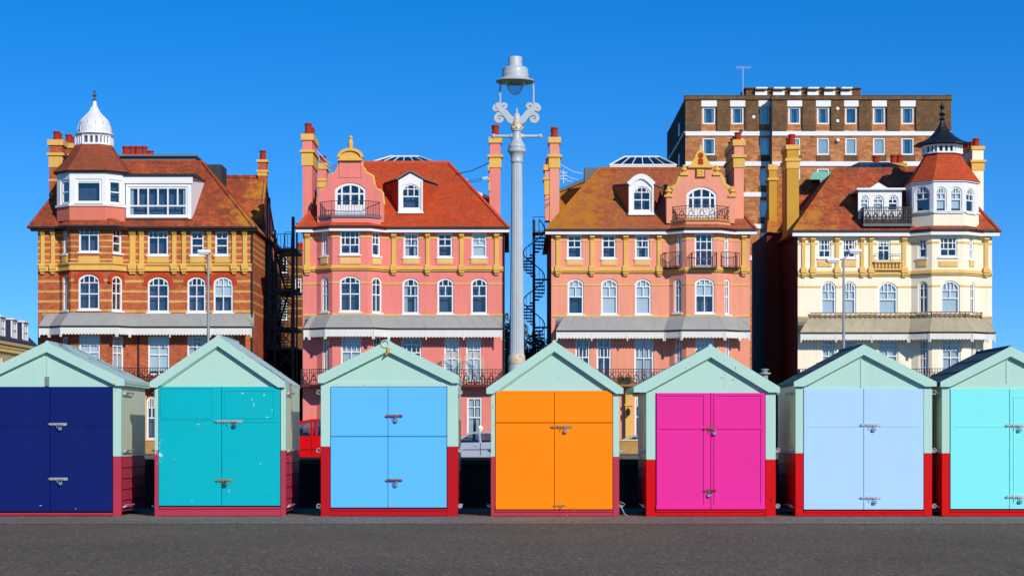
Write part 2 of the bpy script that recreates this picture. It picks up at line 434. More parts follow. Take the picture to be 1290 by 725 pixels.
def awning(root, plan, px, py_t, py_b, py_v, mats, out=1.0, rusty=False):
    """canvas-like metal veranda roof: px = (top left, bottom left, top right, bottom right)"""
    fr = frames(plan)
    zt, zb, zv = WZ(py_t, YF), WZ(py_b, YF - out), WZ(py_v, YF - out)
    B = offset(plan, out); A = offset(plan, .04)
    B[0].x, B[-1].x = WX(px[1], YF - out), WX(px[3], YF - out); A[0].x, A[-1].x = WX(px[0], YF), WX(px[2], YF)
    rows = 5; mb = MB(); vs = []; n = len(A)
    for r in range(rows + 1):
        t = r / rows; z = zt + (zb - zt) * (t ** 1.25)
        for i in range(n):
            q = A[i].lerp(B[i], t); vs.append((q.x, q.y, z))
    fs = [(r * n + i, r * n + i + 1, (r + 1) * n + i + 1, (r + 1) * n + i) for r in range(rows) for i in range(n - 1)]
    mb.add(vs, fs)
    for sd in (0, n - 1):                                    # hipped ends
        fs2 = []; b = len(vs)
        e = [vs[r * n + sd] for r in range(rows + 1)]; w = [(B[sd].x, YF - .02, z) for (_, _, z) in e]
        mb.add(e + w, [(r, r + 1, rows + 2 + r, rows + 1 + r) for r in range(rows)])
    for i in range(n - 1):                                   # standing seams
        L = (B[i + 1] - B[i]).length; k = max(1, int(L / .75))
        for j in range(0 if i == 0 else 1, k + 1):
            f = j / k; a = A[i].lerp(A[i + 1], f); c = B[i].lerp(B[i + 1], f); P = []
            for r in range(rows + 1):
                t = r / rows; q = a.lerp(c, t); P.append((q.x, q.y, zt + (zb - zt) * t ** 1.25 + .004))
            mb.tube(P, .012, 4)
    rf = mb.build('awning_roof', mats[0], root)
    g = MB(); strip(g, [tuple(q) for q in B], zb - .10, zb + .02, -.03, .03); g.build('gutter', IRON, rf)
    v = MB(); fB = frames([tuple(q) for q in B])
    zh = zb - .10
    for f in fB:                                             # scalloped valance, tooth by tooth in one board per facet
        k = max(2, int(f.L / .20)); top = [(0.01, zh), (f.L - .01, zh)]; bot = []
        for j in range(k):
            a, c = f.L * j / k, f.L * (j + 1) / k
            for q in range(5): 
                t = q / 4; bot.append((min(max(a + (c - a) * t, .01), f.L - .01), zv + .08 - .08 * math.sin(math.pi * t)))
        A2 = [f.pt(a, -.02, z) for a, z in bot]; C2 = [f.pt(a, -.02, zh) for a, z in bot]
        A3 = [f.pt(a, .015, z) for a, z in bot]; C3 = [f.pt(a, .015, zh) for a, z in bot]; m = len(bot)
        v.add(A2 + C2, [(j, j + 1, m + j + 1, m + j) for j in range(m - 1)]); v.add(A3 + C3, [(j, j + 1, m + j + 1, m + j) for j in range(m - 1)])
        v.add(A2 + A3, [(j, j + 1, m + j + 1, m + j) for j in range(m - 1)])
        for e in [0.05, f.L - .05] + ([f.L * .33, f.L * .66] if f.L > 5 else []):
            v.box(e - .035, e + .035, -.04, .035, zv - .13, zh, 0, f)
    v.build('valance', mats[1], root)
    if rusty:
        b = MB(); T = offset(plan, .22); T[0].x, T[-1].x = A[0].x, A[-1].x
        for i in range(n - 1):
            a, c = T[i], T[i + 1]; L = (c - a).length; k = max(1, int(L / .30))
            for z in (zt + .06, zt + .24): b.bar((a.x, a.y, z), (c.x, c.y, z), .045)
            for j in range(k + 1):
                q = a.lerp(c, j / k); b.bar((q.x, q.y, zt - .1), (q.x, q.y, zt + .30), .035)
        b.build('snow_guard', mats[2], root)
    return zb, zv
def railing(mb, pts, z0, h, gap=.13, r=.012, scroll=True, mi=0, rt=.025):
    for i in range(len(pts) - 1):
        a, c = Vector(pts[i]), Vector(pts[i + 1]); L = (c - a).length; k = max(1, int(L / gap))
        P = lambda f, z: (a.x + (c.x - a.x) * f, a.y + (c.y - a.y) * f, z0 + z)
        mb.bar(P(0, h), P(1, h), rt, mi); mb.bar(P(0, .06), P(1, .06), rt * .8, mi)
        if scroll: mb.bar(P(0, h * .78), P(1, h * .78), r, mi)
        for j in range(k + 1):
            f = j / k; mb.bar(P(f, 0), P(f, h), r * (1.6 if j % 8 == 0 else 1), mi)
        if scroll:
            q = max(1, int(L / .5))
            for j in range(q):
                f0, f1 = j / q, (j + 1) / q; fm = (f0 + f1) / 2; cc = .16
                ring = [P(fm + cc / L * math.cos(t), h * .44 + cc * math.sin(t)) for t in [2 * math.pi * u / 10 for u in range(11)]]
                mb.tube(ring, r * 1.2, 4, mi)
                mb.bar(P(f0, .06), P(fm, h * .72), r * 1.2, mi); mb.bar(P(fm, h * .72), P(f1, .06), r * 1.2, mi)
def chimney(root, x0, x1, py_top, py_bot, Y, depth, shaft, courses, pots, n_pots=3, pot_mat=None):
    """courses: (py0, py1, out, material index in [shaft, ochre])"""
    X0, X1 = WX(x0, Y), WX(x1, Y); zt, zb = WZ(py_top, Y), WZ(py_bot, Y) - .4; mb = MB()
    mb.box(X0, X1, Y, Y + depth, zb, zt)
    for a, b, o, mi in courses:
        z1, z0 = WZ(a, Y), WZ(b, Y); mb.box(X0 - o, X1 + o, Y - o, Y + depth + o, z0, z1, mi)
    ch = mb.build('chimney', [shaft, OCHRE], root)
    top = max([zt] + [WZ(a, Y) for a, *_ in courses])
    for i in range(n_pots):
        m = MB(); hh = WZ(pots, Y) - top + .0
        y = Y + depth * (i + .5) / n_pots; x = (X0 + X1) / 2; r = min(.24, (X1 - X0) * .42); hh *= (1, .93, .97, .88)[i % 4]
        m.lathe([(r * 1.08, -.03), (r * 1.08, hh * .12), (r * .92, hh * .16), (r * .82, hh * .78), (r * 1.0, hh * .82), (r * 1.02, hh * .93), (r * .8, hh)], (x, y, top), 10)
        m.build('chimney_pot', pot_mat or POT, ch, True)
    return ch
def hip_roof(root, x0, x1, ra, rb, py_e, py_r, Yr, mat, depth=17., over=.45, ridge_mat=None, name='roof'):
    Y0 = YF - over; ze = WZ(py_e, Y0); zr = WZ(py_r, Yr); Yb = YF + depth; L = Yr - Y0
    E = [(WX(x0, Y0), Y0), (WX(x1, Y0), Y0), (WX(x1, Y0), Yb), (WX(x0, Y0), Yb)]
    T = [(WX(ra, Yr), Yr), (WX(rb, Yr), Yr), (WX(rb, Yr), Yb - L), (WX(ra, Yr), Yb - L)]
    mb = MB(); n = 10
    for i in range(4):                                       # slopes as strips with a slight sag so light varies
        j = (i + 1) % 4; vs = []
        for r in range(n + 1):
            t = r / n
            for u in range(9):
                f = u / 8; e = Vector(E[i]).lerp(Vector(E[j]), f); q = Vector(T[i]).lerp(Vector(T[j]), f); p = e.lerp(q, t)
                vs.append((p.x, p.y, ze + (zr - ze) * t - .05 * math.sin(math.pi * t) * (1 if 0 < u < 8 else 0)))
        mb.add(vs, [(r * 9 + u, r * 9 + u + 1, r * 9 + u + 10, r * 9 + u + 9) for r in range(n) for u in range(8)])
    mb.add([(x, y, zr) for x, y in T], [(0, 1, 2, 3)]); mb.add([(x, y, ze) for x, y in E], [(3, 2, 1, 0)])
    o = mb.build(name, mat, root, recalc=False)
    rt = MB()
    for a, b in (((*T[0], zr), (*T[1], zr)), ((*E[0], ze), (*T[0], zr)), ((*E[1], ze), (*T[1], zr))):
        A, B = Vector(a), Vector(b); k = max(3, int((B - A).length / .34))
        for i in range(k):
            rt.tube([A.lerp(B, i / k), A.lerp(B, (i + .97) / k)], .13, 6)
    rt.build('ridge_tiles', ridge_mat or mat, o)
    m = (zr - ze) / L
    def on_roof(px, py):                                     # the point of the front slope behind a photo pixel
        q = (HY - py) / F; Y = (ze - m * Y0 - EYE) / (q - m); return W(px, py, Y)
    return on_roof, ze, zr
def house_body(root, plan, ztop, smat, depth=16.5):
    x0, x1 = plan[0][0], plan[-1][0]
    mb = MB()
    for x in (x0, x1):
        a, b = (x, x + .3) if x == x0 else (x - .3, x)
        mb.box(a, b, YF + .02, YF + depth, 0, ztop)
    mb.box(x0 + .3, x1 - .3, YF + depth - .3, YF + depth, 0, ztop)
    return mb.build('side_wall', smat, root)
def bay_skirt(root, plan, seg, z0, z1, mat, o0=.42, o1=.02):
    P = plan[seg:seg + 4]; A = offset(P, o0); B = offset(P, o1); mb = MB(); n = len(A)
    A[0].y = A[-1].y = YF - .40; B[0].y = B[-1].y = YF + .3
    vs = [(q.x, q.y, z0) for q in A] + [(q.x, q.y, z1) for q in B]
    mb.add(vs, [(i, i + 1, n + i + 1, n + i) for i in range(n - 1)])
    mb.add([(A[0].x, YF + .3, z0)] + vs[:n] + [(A[-1].x, YF + .3, z0)], [tuple(range(n + 2))])
    return mb.build('bay_roof', mat, root)
def fascia(root, plan, z, over=.40, mat=None, h=.22, gut=True):
    E = offset(plan, over)
    E[0].x -= .38; E[-1].x += .38
    P = [tuple(q) for q in E]; mb = MB(); strip(mb, P, z - .04 - h, z - .04, -over + .05, .0); mb.build('fascia', mat or WHITE, root)
    if gut:
        g = MB(); g.tube([(x, y - .05, z + .0) for x, y in P], .075, 6); g.build('gutter', IRON, root)
def balcony(root, plan, py_top, py_bot, out=.95, mat=None, slab=None, name='balcony', span=None):
    P = plan if span is None else span
    Q = [tuple(q) for q in offset(P, out)]; z0 = WZ(py_bot, YF - out); z1 = WZ(py_top, YF - out)
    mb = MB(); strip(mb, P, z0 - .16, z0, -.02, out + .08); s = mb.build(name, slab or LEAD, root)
    r = MB(); railing(r, [P[0]] + Q + [P[-1]], z0, z1 - z0, .16, .021); r.build('railing', mat or IRON, s)
    return s
# ================================================================== SETTING
def sheet(name, x0, x1, y0, y1, z, mat):
    mb = MB(); mb.add([(x0, y0, z), (x1, y0, z), (x1, y1, z), (x0, y1, z)], [(0, 1, 2, 3)])
    return tag(mb.build(name, mat), kind='structure')
def asphalt(name, col, spark=.5, var=.3):
    m, nt, b = new_mat(name); p = geo(nt); c = lin(col)
    g = noise(nt, 34, 3, p, .8); big = noise(nt, .35, 5, p, .65); mid = noise(nt, 4, 5, p, .7)
    cc = mix(nt, ramp(nt, big, [(.3, (0, 0, 0)), (.7, (1, 1, 1))]), mul(c, 1 - var), mul(c, 1 + var * .6))
    cc = mix(nt, .2, cc, ramp(nt, mid, [(.3, (.45, .45, .45)), (.7, (1, 1, 1))]), 'MULTIPLY')
    for sc_, lo, hi in (((46, 15, 46), .70, 1.18), ((100, 36, 100), .70, 1.18)):   # aggregate of light and dark stones
        vo = N(nt, 'ShaderNodeTexVoronoi'); vo.inputs['Scale'].default_value = 1; lk(nt, scaled(nt, p, sc_), vo.inputs['Vector'])
        sv = N(nt, 'ShaderNodeSeparateXYZ'); lk(nt, vo.outputs['Color'], sv.inputs[0])
        cc = mix(nt, 1.0, cc, ramp(nt, sv.outputs[0], [(0, (lo, lo, lo)), (.8, (1, 1, 1)), (.82, (hi, hi, hi)), (1, (hi + spark, hi + spark, hi + spark))]), 'MULTIPLY')
    lk(nt, cc, b.inputs['Base Color']); b.inputs['Roughness'].default_value = .85; b.inputs['Specular IOR Level'].default_value = .25
    bump(nt, b, g, .6, .012); return m
def grassy(name, c1, c2):
    m, nt, b = new_mat(name); p = geo(nt)
    c = mix(nt, noise(nt, .8, 8, p, .75), lin(c1), lin(c2)); lk(nt, c, b.inputs['Base Color']); b.inputs['Roughness'].default_value = .95
    bump(nt, b, noise(nt, 25, 4, p), .8, .03); return m
GR = grassy('lawn_grass', (70, 92, 38), (96, 112, 52))
rows_ = [(-200, -.020), (91.9, -.020), (92.0, -.27), (111.0, -.27), (111.05, -.030), (2500, -.030)]
mb = MB(); mb.add([(x, y, z) for y, z in rows_ for x in (-900, 900)], [(2 * i, 2 * i + 1, 2 * i + 3, 2 * i + 2) for i in range(len(rows_) - 1)])
tag(mb.build('ground', GR, recalc=False), kind='structure')
sheet('promenade', -120, 120, -12, 31.4, 0, asphalt('promenade_tarmac', (118, 102, 80), .35, .16))
sheet('promenade_edging', -120, 120, 25.6, 30.6, .004, asphalt('edging_tarmac', (136, 124, 108), .25, .2))
sheet('road', -220, 220, 92.02, 110.98, -.262, asphalt('road_asphalt', (100, 98, 96), .2))
mb = MB()
for y in (101.5,): 
    for i in range(40): mb.add([(-120 + i * 6, y, -.256), (-117 + i * 6, y, -.256), (-117 + i * 6, y + .1, -.256), (-120 + i * 6, y + .1, -.256)], [(0, 1, 2, 3)])
tag(mb.build('road_markings', WHITE, recalc=False), kind='structure')
PAVE = asphalt('pavement_slabs', (104, 100, 94), .1, .15)
for nm, y0, y1 in (('pavement', 110.9, 120.4),):
    mb = MB(); mb.box(-220, 220, y0, y1, -.2, .0); tag(mb.build(nm, PAVE), kind='structure')

# low dark wall between the promenade and the lawn
mb = MB()
mb.box(-60, 60, 31.45, 31.75, -.1, .66); mb.box(-60, 60, 31.40, 31.80, .66, .735, 1)
for i in range(60): mb.box(-60 + i * 2 - .006, -60 + i * 2 + .006, 31.438, 31.45, .0, .655)
tag(mb.build('low_wall', [stucco('dark_wall_face', (46, 42, 42), .2), stucco('mossy_coping', (58, 66, 40), .3, .6)]), 'low dark wall running behind the row of beach huts', 'wall')

# ================================================================== BEACH HUTS
YH = 28.0
MINT = paint('mint_paint', (172, 207, 191), .5, .04, (150, 120, 80), .405, 14, grime=.15, wood=True, spec=.12)
MINT_SIDE = paint('faded_mint_side', (196, 212, 186), .35, .06, (150, 140, 120), .36, 5, grime=.35, spec=.35)
CRIM_A = paint('faded_crimson', (176, 52, 74), .5, .08, (216, 160, 160), .39, 16, grime=.25, wood=True)
CRIM_B = paint('deep_red', (176, 18, 28), .48, .06, (120, 20, 24), .36, 14, grime=.2, wood=True)
CRIM_C = paint('bright_red', (200, 6, 10), .45, .05, (150, 12, 14), .36, 14, grime=.12, wood=True)
FELT_PALE = paint('pale_felt', (178, 200, 190), .7, .14, (120, 140, 140), .32, 6, grime=.4, bmp=.3)
FELT_DARK = paint('dark_felt', (72, 92, 92), .75, .18, (120, 150, 140), .33, 5, grime=.4, bmp=.4)
GALV = metal('galvanised_steel', (196, 196, 190), .38, .55, (150, 110, 70), .66)
RUSTY = metal('rusty_steel', (140, 78, 60), .65, .2, (92, 34, 22), .5)
BRASS = metal('dull_brass', (196, 160, 100), .35, .7, (120, 70, 40), .62)
STEEL = metal('padlock_steel', (205, 205, 205), .22, .85)
GAP = stucco('dark_gap', (20, 18, 18), .1)

def hinge_bolt(root, x, z, L, mat, lock_x, body=STEEL, drop=.0):
    y = YH - .055
    m = MB(); m.cbox(x, x + L, y + .012, y + .022, z - .019, z + .019, .003)
    m.tube([(x - .015, y + .004, z + .002), (x + L * .8, y + .004, z + .002)], .0085, 8)
    for f in (.06, .34, .62): m.cbox(x + L * f - .009, x + L * f + .009, y - .007, y + .013, z - .015, z + .017, .003)
    m.tube([(x + L * .45, y, z), (x + L * .45, y - .014, z - .028), (x + L * .45, y - .012, z - .045)], .006, 6)
    for f in (.03, .48, .96):
        for s in (-1, 1): m.lathe([(.004, -.002), (.004, .002)], (x + L * f, y + .011, z + s * .012), 6)
    b = m.build('bolt', mat, root, True)
    if lock_x is not None:
        p = MB(); lx = x + L * lock_x; lz = z - .035 - drop
        p.cbox(lx - .028, lx + .028, y - .024, y + .002, lz - .050, lz - .002, .010)
        p.tube([(lx + .016 * math.cos(t), y - .010, lz + .004 + .026 * math.sin(t)) for t in [math.pi * k / 8 for k in range(9)]], .0045, 6)
        p.lathe([(.006, -.001), (.006, .003)], (lx, y - .0215, lz - .024), 8)
        p.build('padlock', body, b, True)
    return b
def hut(label, xl, xr, ax, ay, iy, el, er, et, eb, door, bound, base, red, felt, paints, leaf, bolts, batten=None, side_l='', back_ext=0., lintel=None):
    X = lambda p: WX(p, YH); Z = lambda q: WZ(q, YH) - ZB
    ZB = WZ(650.3, YH)
    xL, xR, D = X(xl), X(xr), 1.85
    xm = X(ax)
    root = thing('beach_hut', label, 'beach hut', ((xL + xR) / 2, YH + D / 2, 0), 'beach huts along the promenade')
    zb = Z(bound); zE = Z(eb) + .04
    dl, dr, dt, dbm = X(door[0]), X(door[1]), Z(door[2]), Z(door[3])
    # walls: sides, back and a dark backing that paints shade into the door gaps
    mb = MB()
    mb.box(xL + .004, xL + .035, YH + .055, YH + D, zb, zE); mb.box(xR - .035, xR - .004, YH + .055, YH + D, zb, zE)
    mb.box(xL + .035, xR - .035, YH + D - .03, YH + D, .05, zE)
    mb.build('side_panel', MINT_SIDE, root)
    mb = MB(); mb.box(xL + .05, xR - .05, YH + .012, YH + .05, .05, zE + .02); mb.build('gap_shade_backing', GAP, root)
    n = 5; h = (zb - .07) / n
    for x, s in ((xL, 1), (xR, -1)):
        mb = MB()
        for i in range(n):                                   # overlapping planks on the lower sides
            z0 = .07 + i * h; z1 = z0 + h - .010
            a, c = (x + s * .000, x + s * .03)
            mb.add([(a, YH + .055, z0), (a, YH + D, z0), (x + s * .014, YH + D, z1), (x + s * .014, YH + .055, z1), (c, YH + .055, z0), (c, YH + D, z0), (c, YH + D, z1), (c, YH + .055, z1)],
                   [(0, 1, 2, 3), (4, 7, 6, 5), (0, 3, 7, 4), (1, 5, 6, 2), (3, 2, 6, 7), (0, 4, 5, 1)])
        mb.box(min(x + s * .03, x + s * .034), max(x + s * .03, x + s * .034), YH + .055, YH + D, .07, zb, 0)
        mb.build('plank_skirt', red, root)
    # gable board with corner posts
    P = [(X(el) + .05, Z(eb) + .01), (X(er) - .05, Z(eb) + .01), (xm, Z(ay) - .03)]
    mb = MB(); mb.poly(P, YH + .004, YH + .03)
    mb.box(xL + .01, xR - .01, YH + .005, YH + .031, dt - .004, Z(eb) + .012)
    if batten: mb.box(X(batten[0]) - .010, X(batten[0]) + .010, YH - .006, YH + .004, Z(batten[2]), Z(batten[1]))
    mb.build('gable_board', MINT, root)
    if lintel: 
        m = MB(); m.cbox(dl - .03, dr + .03, YH - .012, YH + .012, Z(lintel[1]), Z(lintel[0]), .004); m.build('lintel', MINT, root)
    for a, c in ((xL, dl - .004), (dr + .004, xR)):
        m = MB(); m.cbox(a, c, YH - .016, YH + .052, zb + .002, Z(eb) + .012, .005)
        m.cbox(a, c, YH - .017, YH + .052, max(.0, Z(base)), zb, .005, 1); m.build('corner_post', [MINT, red], root)
    m = MB(); m.cbox(xL + .006, xR - .006, YH - .008, YH + .05, .008, dbm - .012, .004); m.cbox(dl, dr, YH - .022, YH + .03, dbm - .040, dbm - .012, .004)
    m.build('plinth', red, root)
    # doors
    y0, y1 = YH - .030, YH + .004
    for L in leaf:
        x0, x1, zt_, zb_ = X(L['x'][0]) + .003, X(L['x'][1]) - .003, Z(L['y'][0]) - .004, Z(L['y'][1]) + .004
        m = MB(); cuts = [zt_] + [Z(q) for q in L.get('cut', [])] + [zb_]
        for i in range(len(cuts) - 1):
            m.cbox(x0, x1, y0, y1, cuts[i + 1] + (.004 if i < len(cuts) - 2 else 0), cuts[i] - (.004 if i else 0), .004)
        for a, q, c, r in L.get('raise', []):                # raised frame members (px rectangles)
            m.cbox(X(a), X(c), y0 - .012, y0 + .001, Z(r), Z(q), .003)
        for a, q, c, r in L.get('bead', []):                 # thin bead outlining a panel
            A, C, Q, Rr = X(a), X(c), Z(q), Z(r); w = .006
            for bx in ((A, C, Q - w, Q), (A, C, Rr, Rr + w), (A, A + w, Rr + w, Q - w), (C - w, C, Rr + w, Q - w)):
                m.box(bx[0], bx[1], y0 - .007, y0 + .001, bx[2], bx[3])
        for a, q, c in L.get('score', []):                   # short raised seam
            m.box(X(a), X(c), y0 - .006, y0 + .001, Z(q) - .005, Z(q) + .005)
        if L.get('lip'):
            m.cbox(x0, x1, y0 - .016, y0 + .002, zb_ - .006, zb_ + L['lip'], .004)
        m.build('door', L.get('mat', paints), root)
    for b in bolts: hinge_bolt(root, X(b[0]), Z(b[2]), X(b[1]) - X(b[0]), *b[3:])
    # bargeboards, each one mitred board
    for e, s in ((el, -1), (er, 1)):
        xo = X(e); sl = (Z(ay) - Z(et)) / abs(xo - xm)
        zi = Z(iy); xk = xm + s * max(.1, min(abs(xo - xm) - .02, (zi - Z(eb)) / sl))
        Q = [(xm, Z(ay)), (xo, Z(et)), (xo, Z(eb)), (xk, Z(eb)), (xm, zi)]
        m = MB(); A = [(x, YH - .075, z) for x, z in Q]; B = [(x, YH - .042, z) for x, z in Q]; m.prism(A, B)
        m.build('bargeboard', MINT, root)
        m = MB(); Q2 = [(xm, zi + .02), (xk, Z(eb) + .02), (xk - s * .06, Z(eb) + .02), (xm, zi - .012)]
        m.prism([(x, YH - .042, z) for x, z in Q2], [(x, YH + .004, z) for x, z in Q2]); m.build('gable_trim', MINT, root)
    # roof: two felted slabs with a rolled edge and ridge cap
    m = MB()
    for e, s in ((el, -1), (er, 1)):
        xo = X(e) - s * .004; t = .045
        Q = [(xm, Z(ay) - .006), (xo, Z(et) - .006), (xo, Z(et) - .006 - t), (xm, Z(ay) - .006 - t)]
        m.prism([(x, YH - .05, z) for x, z in Q], [(x, YH + D + .10 + back_ext, z) for x, z in Q])
        for f in (.36, .70):                                # felt laps
            q = (xm + (xo - xm) * f, Z(ay) + (Z(et) - Z(ay)) * f); m.tube([(q[0], YH - .045, q[1] - .004), (q[0], YH + D + .09, q[1] - .004)], .008, 4)
    m.tube([(xm, YH - .045, Z(ay) - .012), (xm, YH + D + .09, Z(ay) - .012)], .03, 6)
    m.build('roof', felt, root)
    m = MB()
    for e, s in ((el, -1), (er, 1)):
        xo = X(e) - s * .01; m.box(min(xo, xo - s * .03), max(xo, xo - s * .03), YH - .05, YH + D + .08, Z(eb) + .005, Z(et) - .05)
    Pb = [(X(el) + .04, Z(eb) + .01), (X(er) - .04, Z(eb) + .01), (xm, Z(ay) - .06)]
    m.poly(Pb, YH + D - .01, YH + D + .02); m.build('eave_board', MINT, root)
    # carrying bars and lashing rings low on the sides
    for x, s, k in ((xL, -1, 'l'), (xR, 1, 'r')):
        for q in (494, 567, 637):
            m = MB(); z = Z(q); xo = x + s * .045
            m.tube([(x + s * .012, YH + .07, z - .02), (xo, YH + .08, z), (xo, YH + .70, z), (x + s * .012, YH + .71, z - .02)], .010, 6)
            m.cbox(min(x, x + s * .03), max(x, x + s * .03), YH + .30, YH + .40, z - .03, z + .01, .004)
            if k in side_l: m.tube([(x + s * (.03 + .028 * math.cos(t)), YH - .0, z + .028 * math.sin(t)) for t in [2 * math.pi * j / 12 for j in range(13)]], .006, 5)
            m.build('carrying_bar', GALV, root, True)
    return root

navy = paint('navy_paint', (13, 29, 96), .42, .10, (170, 176, 196), .40, 22, grime=.12)
teal = paint('teal_paint', (2, 172, 180), .45, .06, (190, 222, 224), .385, 11, grime=.2)
blue = paint('sky_blue_paint', (92, 182, 244), .42, .03, (120, 150, 170), .40, 20, grime=.12)
orange = paint('orange_paint', (250, 132, 0), .45, .05, (120, 66, 20), .375, 26, grime=.15)
pink = paint('magenta_paint', (224, 44, 144), .40, .05, None, grime=.12)
pale = paint('pale_blue_paint', (168, 204, 246), .42, .03, (130, 150, 180), .42, 20, grime=.10)
aqua = paint('aqua_paint', (126, 226, 222), .42, .03, None, grime=.08)

h1b = hut('beach hut with navy blue double doors and faded crimson base', -32, 152.8, 60, 430.7, 443.5, -39, 158, 478, 486, (-22, 142, 486.7, 644.5), 575, 652,
    CRIM_A, FELT_PALE, navy, [dict(x=(-22, 63.4), y=(486.7, 644.5), score=[(-10, 536, 55)]), dict(x=(63.4, 142), y=(486.7, 644.5), score=[(68, 536, 136)])],
    [(63, 85, 534.3, GALV, .62), (63, 86, 603, GALV, .62)], batten=(60, 445, 486))
h2b = hut('beach hut with chipped teal double doors and the tallest gable', 194.8, 360, 275.2, 422.8, 436, 189.7, 359.9, 481, 488, (200, 353.4, 486.6, 637), 567.6, 650.5,
    CRIM_A, FELT_PALE, teal, [dict(x=(200, 279.5), y=(486.6, 637), score=[(202, 529, 270)], raise_=1, bead=[(203, 489, 268, 527)]),
                               dict(x=(279.5, 353.4), y=(486.6, 637), bead=[(284, 492, 346, 527)], score=[(287, 531, 350)])],
    [(272.3, 306, 530.7, GALV, .70, metal('iron_lock', (110, 104, 100), .4, .7)), (273.7, 292.5, 604.8, BRASS, .55, metal('iron_lock_b', (90, 86, 84), .4, .7))])
h3b = hut('beach hut with sky blue stable doors split across the middle', 404.1, 576.9, 488.6, 429, 442.8, 400.7, 578.3, 473, 482.5, (416.5, 562.8, 487.6, 639.3), 562.6, 650.3,
    CRIM_B, FELT_PALE, blue, [dict(x=(416.5, 488.8), y=(487.6, 549.7)), dict(x=(416.5, 488.8), y=(549.7, 639.3)), dict(x=(488.8, 562.8), y=(487.6, 549.7)), dict(x=(488.8, 562.8), y=(549.7, 639.3))],
    [(487, 507, 524, RUSTY, .62), (487.4, 507, 604.8, RUSTY, .6)], lintel=(481.2, 487.0), side_l='lr')
h4 = hut('beach hut with bright orange double doors and rust spots', 618.3, 780, 698.3, 429.7, 442.8, 612.8, 785, 489, 496, (624, 771.7, 491.7, 641), 575.5, 650,
    CRIM_A, FELT_PALE, orange, [dict(x=(624, 698.3), y=(491.7, 532.4)), dict(x=(624, 698.3), y=(532.4, 641), lip=.055), dict(x=(698.3, 771.7), y=(491.7, 532.4)), dict(x=(698.3, 771.7), y=(532.4, 641), lip=.055)],
    [(695.5, 721, 537.6, BRASS, .66), (698, 716, 636.8, BRASS, None)])
h5b = hut('beach hut with magenta panelled double doors', 813.8, 977, 894.8, 434.8, 450, 798, 981.7, 487.5, 494.2, (825.9, 963.8, 494.5, 641), 579, 650.7,
    CRIM_C, FELT_PALE, pink, [dict(x=(825.9, 895), y=(494.5, 641), lip=.045, **{'raise': [(827, 495, 831, 638), (886, 495, 890, 638), (831, 495, 886, 498.5), (831, 536, 886, 540.5), (831, 634, 886, 638)]}),
                               dict(x=(895, 963.8), y=(494.5, 641), lip=.045, **{'raise': [(899, 495, 903, 638), (958, 495, 962, 638), (903, 495, 958, 498.5), (903, 536, 958, 540.5), (903, 634, 958, 638)]})],
    [(886.5, 902, 540, RUSTY, .85), (887.5, 902, 618, RUSTY, .35)], side_l='r')
hut('beach hut with pale powder blue double doors', 1001.7, 1174, 1087.2, 434, 447, 999.3, 1178.6, 481, 486.8, (1012, 1163, 489.3, 641.7), 571, 649.6,
    CRIM_C, FELT_DARK, pale, [dict(x=(1012, 1087.5), y=(489.3, 641.7), score=[(1017, 537, 1082)]), dict(x=(1087.5, 1163), y=(489.3, 641.7), score=[(1092, 537, 1158)])],
    [(1084, 1109, 535.3, GALV, .65), (1084, 1109, 626.6, GALV, .68)], batten=(1085, 449, 488), side_l='r')
hut('beach hut with aqua turquoise double doors at the right edge', 1186, 1357, 1271.7, 436.5, 449, 1183.4, 1360, 481, 487.2, (1196.5, 1347, 489.3, 641), 571, 649.6,
    CRIM_C, FELT_DARK, aqua, [dict(x=(1196.5, 1271), y=(489.3, 641), score=[(1202, 537, 1265)]), dict(x=(1271, 1347), y=(489.3, 641), bead=[(1276, 500, 1340, 634)])],
    [(1267, 1291, 535.8, GALV, .68), (1267, 1291, 625.5, GALV, .72)], batten=(1268.5, 450, 482))
m = MB(); x0 = WX(781, YH)                                    # bent wire hook hanging at the orange hut's foot
m.tube([(x0, YH + .02, .20), (x0 + .03, YH, .19), (x0 + .07, YH - .01, .17), (x0 + .03, YH - .01, .13), (x0 + .01, YH, .15), (x0 + .06, YH - .03, .04), (x0 + .10, YH - .04, .01)], .007, 6)
m.build('wire_hook', GALV, h4, True)
RUSTM = stucco('rust_stain', (150, 92, 34), .3); OCHM = stucco('ochre_primer_mark', (206, 160, 84), .2); SCRAPE = stucco('pink_scrape', (250, 146, 60), .1); DRIP = stucco('pale_drip', (150, 176, 176), .15)
def mark(root, px, py, w, h, mat, y, seed, name='rust_mark'):    # an irregular patch of bare or stained paint, 1 mm proud
    rn = random.Random(seed); m = MB(); x, z = WX(px, YH), WZ(py, YH); n = 11
    P = [(x + w * math.cos(t) * rn.uniform(.55, 1.1), z + h * math.sin(t) * rn.uniform(.55, 1.1)) for t in [2 * math.pi * k / n for k in range(n)]]
    m.poly(P, YH + y, YH + y + .002); m.build(name, mat, root)
